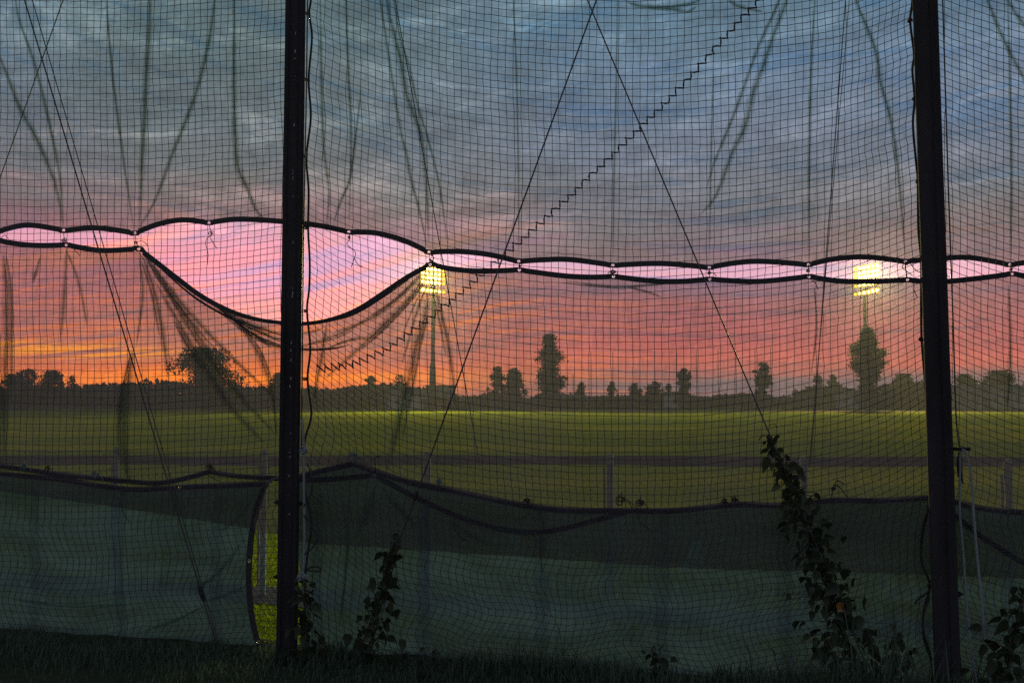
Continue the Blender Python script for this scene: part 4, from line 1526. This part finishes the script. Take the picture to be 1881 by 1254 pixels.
house(752, 185, 8.0, 2.6, 5, 1.0, 'pale low building left of the nearer floodlight pole base', M['wall_pale'], 3)
house(808, 230, 6.5, 5.0, 5, .5, 'flat dark-roofed block just right of the nearer floodlight pole', M['wall_grey'], 2, False, True)
house(1240, 188, 3.4, 2.7, 3, .7, 'small pale hut below the narrow upright tree', M['wall_pale'], 1)
house(1562, 188, 5.0, 2.8, 4, .9, 'small pale hut left of the bushy tree', M['wall_pale'], 2)
house(1778, 185, 9.0, 3.2, 6, 1.2, 'grey bungalow nearest the thick post on its right', M['wall_grey'], 4)
house(1860, 188, 9.5, 3.3, 6, 1.3, 'pale bungalow at the right edge of the picture', M['wall_pale'], 4)
gf = empty('goal_frame', 'pale sports goal frame standing below the low dome trees', 'goal')
gp = atY(1056, 735, 186)
gf.location = (gp.x, 186, 0)
for nm, p_ in (('goal_post', [(-2.3, 0, -.1), (-2.3, 0, 2.4)]), ('goal_post', [(2.3, 0, -.1), (2.3, 0, 2.4)]), ('crossbar', [(-2.36, 0, 2.4), (2.36, 0, 2.4)]), ('back_stay', [(2.3, .05, 2.3), (3.0, 1.5, 0)]), ('back_stay', [(-2.3, .05, 2.3), (-3.0, 1.5, 0)])):
    m_ = MB()
    m_.tube(p_, .07, 8)
    m_.build(nm, M['wall_pale'], gf)

# ------------------------------------------------------------------ vines and weeds
def leaf_mesh(name, mat, fold_=.25, curl=.2):
    outline = [(0, 0), (.18, -.10), (.34, .03), (.39, .24), (.31, .52), (.15, .82), (0, 1.16)]
    v, f = [], []
    n = len(outline)
    for (x, y) in outline:            # midrib
        v.append((0, -curl * (y - .3) ** 2, -y))
    for s in (1, -1):
        for (x, y) in outline[1:-1]:
            v.append((s * x, -fold_ * x - curl * (y - .3) ** 2 - .03 * math.sin(y * 9), -y))
    m_ = n - 2
    for k_, s in enumerate((1, -1)):
        o = n + k_ * m_
        seq = []
        for i in range(n - 1):
            a, b = i, i + 1
            oa = o + i - 1 if 0 < i < n - 1 else None
            ob = o + i if i + 1 < n - 1 else None
            if i == 0:
                seq.append((0, ob, 1))
            elif ob is None:
                seq.append((a, oa, b))
            else:
                seq.append((a, oa, ob, b))
        f += seq if s == 1 else [q[::-1] for q in seq]
    me = bpy.data.meshes.new(name)
    me.from_pydata(v, [], f)
    me.polygons.foreach_set('use_smooth', [True] * len(me.polygons))
    me.materials.append(mat)
    me.update()
    return me


LEAF = [leaf_mesh('vine_leaf', M['leaf_vine'], .25, .2), leaf_mesh('vine_leaf_cupped', M['leaf_vine'], .45, .45), leaf_mesh('vine_leaf_flat', M['leaf_vine'], .08, .1)]
LEAF_O = leaf_mesh('vine_leaf_orange', M['leaf_orange'])
LEAF_Y = leaf_mesh('vine_leaf_yellow', M['leaf_yellow'])


def vine(name, label, spine, spread, n, size, seed, c=C_WIRE - .05, special=(), extra=(), cat='vine', stems=True):
    q = random.Random(seed)
    root = empty(name, label, cat, 'plants climbing at the net')
    sp = crom([Vector(p) for p in spine], 8)
    if stems:
        m_ = MB()
        for s_ in range(2):
            pts = []
            for i, p in enumerate(sp):
                a = i * .55 + s_ * 3
                pts.append(at(p.x + 3.0 * math.sin(a), p.y, c + .05 + .02 * math.cos(a)))
            m_.tube(pts, [.0035 + .005 * i / len(pts) for i in range(len(pts))], 5)
        m_.build('stem', M['stem'], root, smooth=True)
    todo = []
    for i in range(n):
        u = ((i + q.uniform(0, 1)) / n) ** .72
        p = sp[min(len(sp) - 1, int(u * len(sp)))]
        w = spread[0] + (spread[1] - spread[0]) * u
        ox = q.gauss(0, .5) * w
        todo.append((p.x + ox, p.y + q.uniform(-6, 6), u, ox / max(w, 1), None))
    for (x, y) in extra:
        todo.append((x, y, .8, q.uniform(-1, 1), None))
    for (x, y, me) in special:
        todo.append((x, y, .6, 0, me))
    tw = MB()
    for (x, y, u, sd_, me) in todo:
        o = bpy.data.objects.new('leaf', me or q.choice(LEAF))
        COL.objects.link(o)
        o.parent = root
        cc = c + q.uniform(-.07, .05)
        pos = at(x, y, cc)
        if pos.z < .03:
            pos.z = .03 + q.uniform(0, .08)
        o.location = pos
        sz = (size[0] + (size[1] - size[0]) * q.random() ** 1.6) * (.50 + .42 * min(1, u * 1.6))
        if me is not None:
            sz = size[1] * .6
        o.scale = (sz * q.uniform(.85, 1.1), sz, sz)
        o.rotation_euler = (R(q.uniform(-10, 55)), R(q.gauss(0, 26) - sd_ * 28), R(q.gauss(0, 38)))
        j = min(sp, key=lambda s_: abs(s_.y - (y + 6)))
        tw.tube([at(j.x, j.y - 4, c + .03), at((j.x + x) / 2, (j.y + y) / 2 - 5, c), pos], .0018, 4, cap=False)
    tw.build('petiole', M['stem'], root)['kind'] = 'stuff'
    return root


vine('climbing_vine', 'tallest heart-leaved vine, climbing the bracing wire beside the thick post', [(1413, 800), (1432, 848), (1452, 880), (1470, 930), (1492, 1000), (1520, 1080), (1545, 1150), (1580, 1240)], (13, 66), 270, (.05, .092), 11,
     special=[(1540, 1108, LEAF_O)], extra=[(1425, 800), (1412, 828), (1410, 842), (1437, 824), (1462, 850), (1468, 870), (1430, 890), (1500, 905), (1490, 910), (1445, 912), (1550, 985), (1476, 1140), (1462, 1140), (1485, 1165), (1640, 1145), (1648, 1170)])
vine('climbing_vine', 'medium vine on the foot of the bracing wire right of the slim post', [(735, 985), (722, 1010), (710, 1050), (700, 1100), (690, 1150), (676, 1205)], (10, 38), 92, (.05, .092), 12, extra=[(700, 1015), (716, 1030), (735, 1018), (712, 1070), (668, 1150), (640, 1165), (740, 1175)])
vine('climbing_vine', 'leafy vine wrapped round the foot of the slim post', [(556, 1062), (564, 1090), (562, 1130), (560, 1180), (552, 1240)], (16, 38), 76, (.05, .092), 13, c=C_POST - .12, special=[(565, 1142, LEAF_Y)])
vine('leafy_bush', 'dark leafy bush in the lower right corner beyond the ropes', [(1885, 1075), (1872, 1120), (1862, 1170), (1850, 1240)], (28, 80), 60, (.06, .11), 14, c=C_POST - .10, cat='bush')
vine('weed_plant', 'short broad-leaved weed at the middle of the net foot', [(1200, 1185), (1202, 1205), (1204, 1240)], (16, 36), 16, (.05, .08), 15, c=C_WIRE - .10, cat='weed')
vine('weed_plant', 'broad-leaved weed in the grass between medium vine and middle weed', [(800, 1190), (800, 1215), (805, 1250)], (40, 90), 26, (.05, .085), 16, c=C_WIRE - .14, cat='weed')
vine('weed_plant', 'bushy weed at the foot of the tallest vine', [(1640, 1165), (1640, 1205), (1630, 1250)], (30, 70), 34, (.06, .10), 17, c=C_WIRE - .12, cat='weed')


def grass(name, label, n, region, hrange, mat, seed, wide=.004, lean=.35):
    q = np.random.default_rng(seed)
    V, Fc = [], []
    for i in range(n):
        x, y = region(q)
        cl = (.35 + 1.1 * max(0, fnoise(x * 1.7, y * 1.7, seed) + .3)) * (1.0 + (q.uniform(0, 1.2) if q.uniform() < .06 else 0))
        h = q.uniform(*hrange) * cl * (.55 if x < -1.2 else 1.0 + .55 * min(1.0, max(0.0, x) * .5)) * (.75 + .9 * max(0.0, fnoise(x * .8, 3.1, seed)))
        a = q.uniform(0, 6.28)
        ln_ = q.uniform(.1, lean) * h * 2
        b = np.array((x, y, 0.0))
        d = np.array((math.cos(a), math.sin(a), 0))
        s_ = np.array((-math.sin(a), math.cos(a), 0)) * wide * q.uniform(.6, 1.5)
        m1 = b + d * ln_ * .3 + np.array((0, 0, h * .6))
        t_ = b + d * ln_ + np.array((0, 0, h))
        o = len(V)
        V += [tuple(b - s_), tuple(b + s_), tuple(m1 + s_ * .8), tuple(m1 - s_ * .8), tuple(t_)]
        Fc += [(o, o + 1, o + 2, o + 3), (o + 3, o + 2, o + 4)]
    m2 = MB()
    m2.v, m2.f = V, Fc
    return tag(m2.build(name, M[mat]), label, 'grass', kind='stuff')


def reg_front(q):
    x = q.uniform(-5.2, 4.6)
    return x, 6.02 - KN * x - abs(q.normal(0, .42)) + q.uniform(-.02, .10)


def reg_back(q):
    x = q.uniform(-6, 5)
    return x, q.uniform(6.25, 7.45) - KN * x


def reg_field(q):
    x = q.uniform(-8, 7)
    return x, 8.1 - KN * x + abs(q.normal(0, 1.6))


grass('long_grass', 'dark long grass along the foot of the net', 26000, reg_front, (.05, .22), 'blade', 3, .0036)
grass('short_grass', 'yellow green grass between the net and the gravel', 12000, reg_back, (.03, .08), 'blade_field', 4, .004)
grass('field_grass', 'yellow green grass just beyond the fence posts', 12000, reg_field, (.03, .09), 'blade_field', 5, .005)


# ------------------------------------------------------------------ thin evening haze round the whole place
m, kk, out = newmat('haze')
pv = kk.n('ShaderNodeVolumePrincipled')
pv.inputs['Color'].default_value = (.90, .92, .95, 1)
pv.inputs['Density'].default_value = .0003
pv.inputs['Anisotropy'].default_value = 0.3
m.node_tree.links.new(pv.outputs[0], out.inputs['Volume'])
mb = MB()
mb.box((0, 180, 14.5), (720, 0, 0), (0, 260, 0), (0, 0, 15.5))
tag(mb.build('haze', m), 'thin evening haze over the whole field', 'haze', kind='stuff')
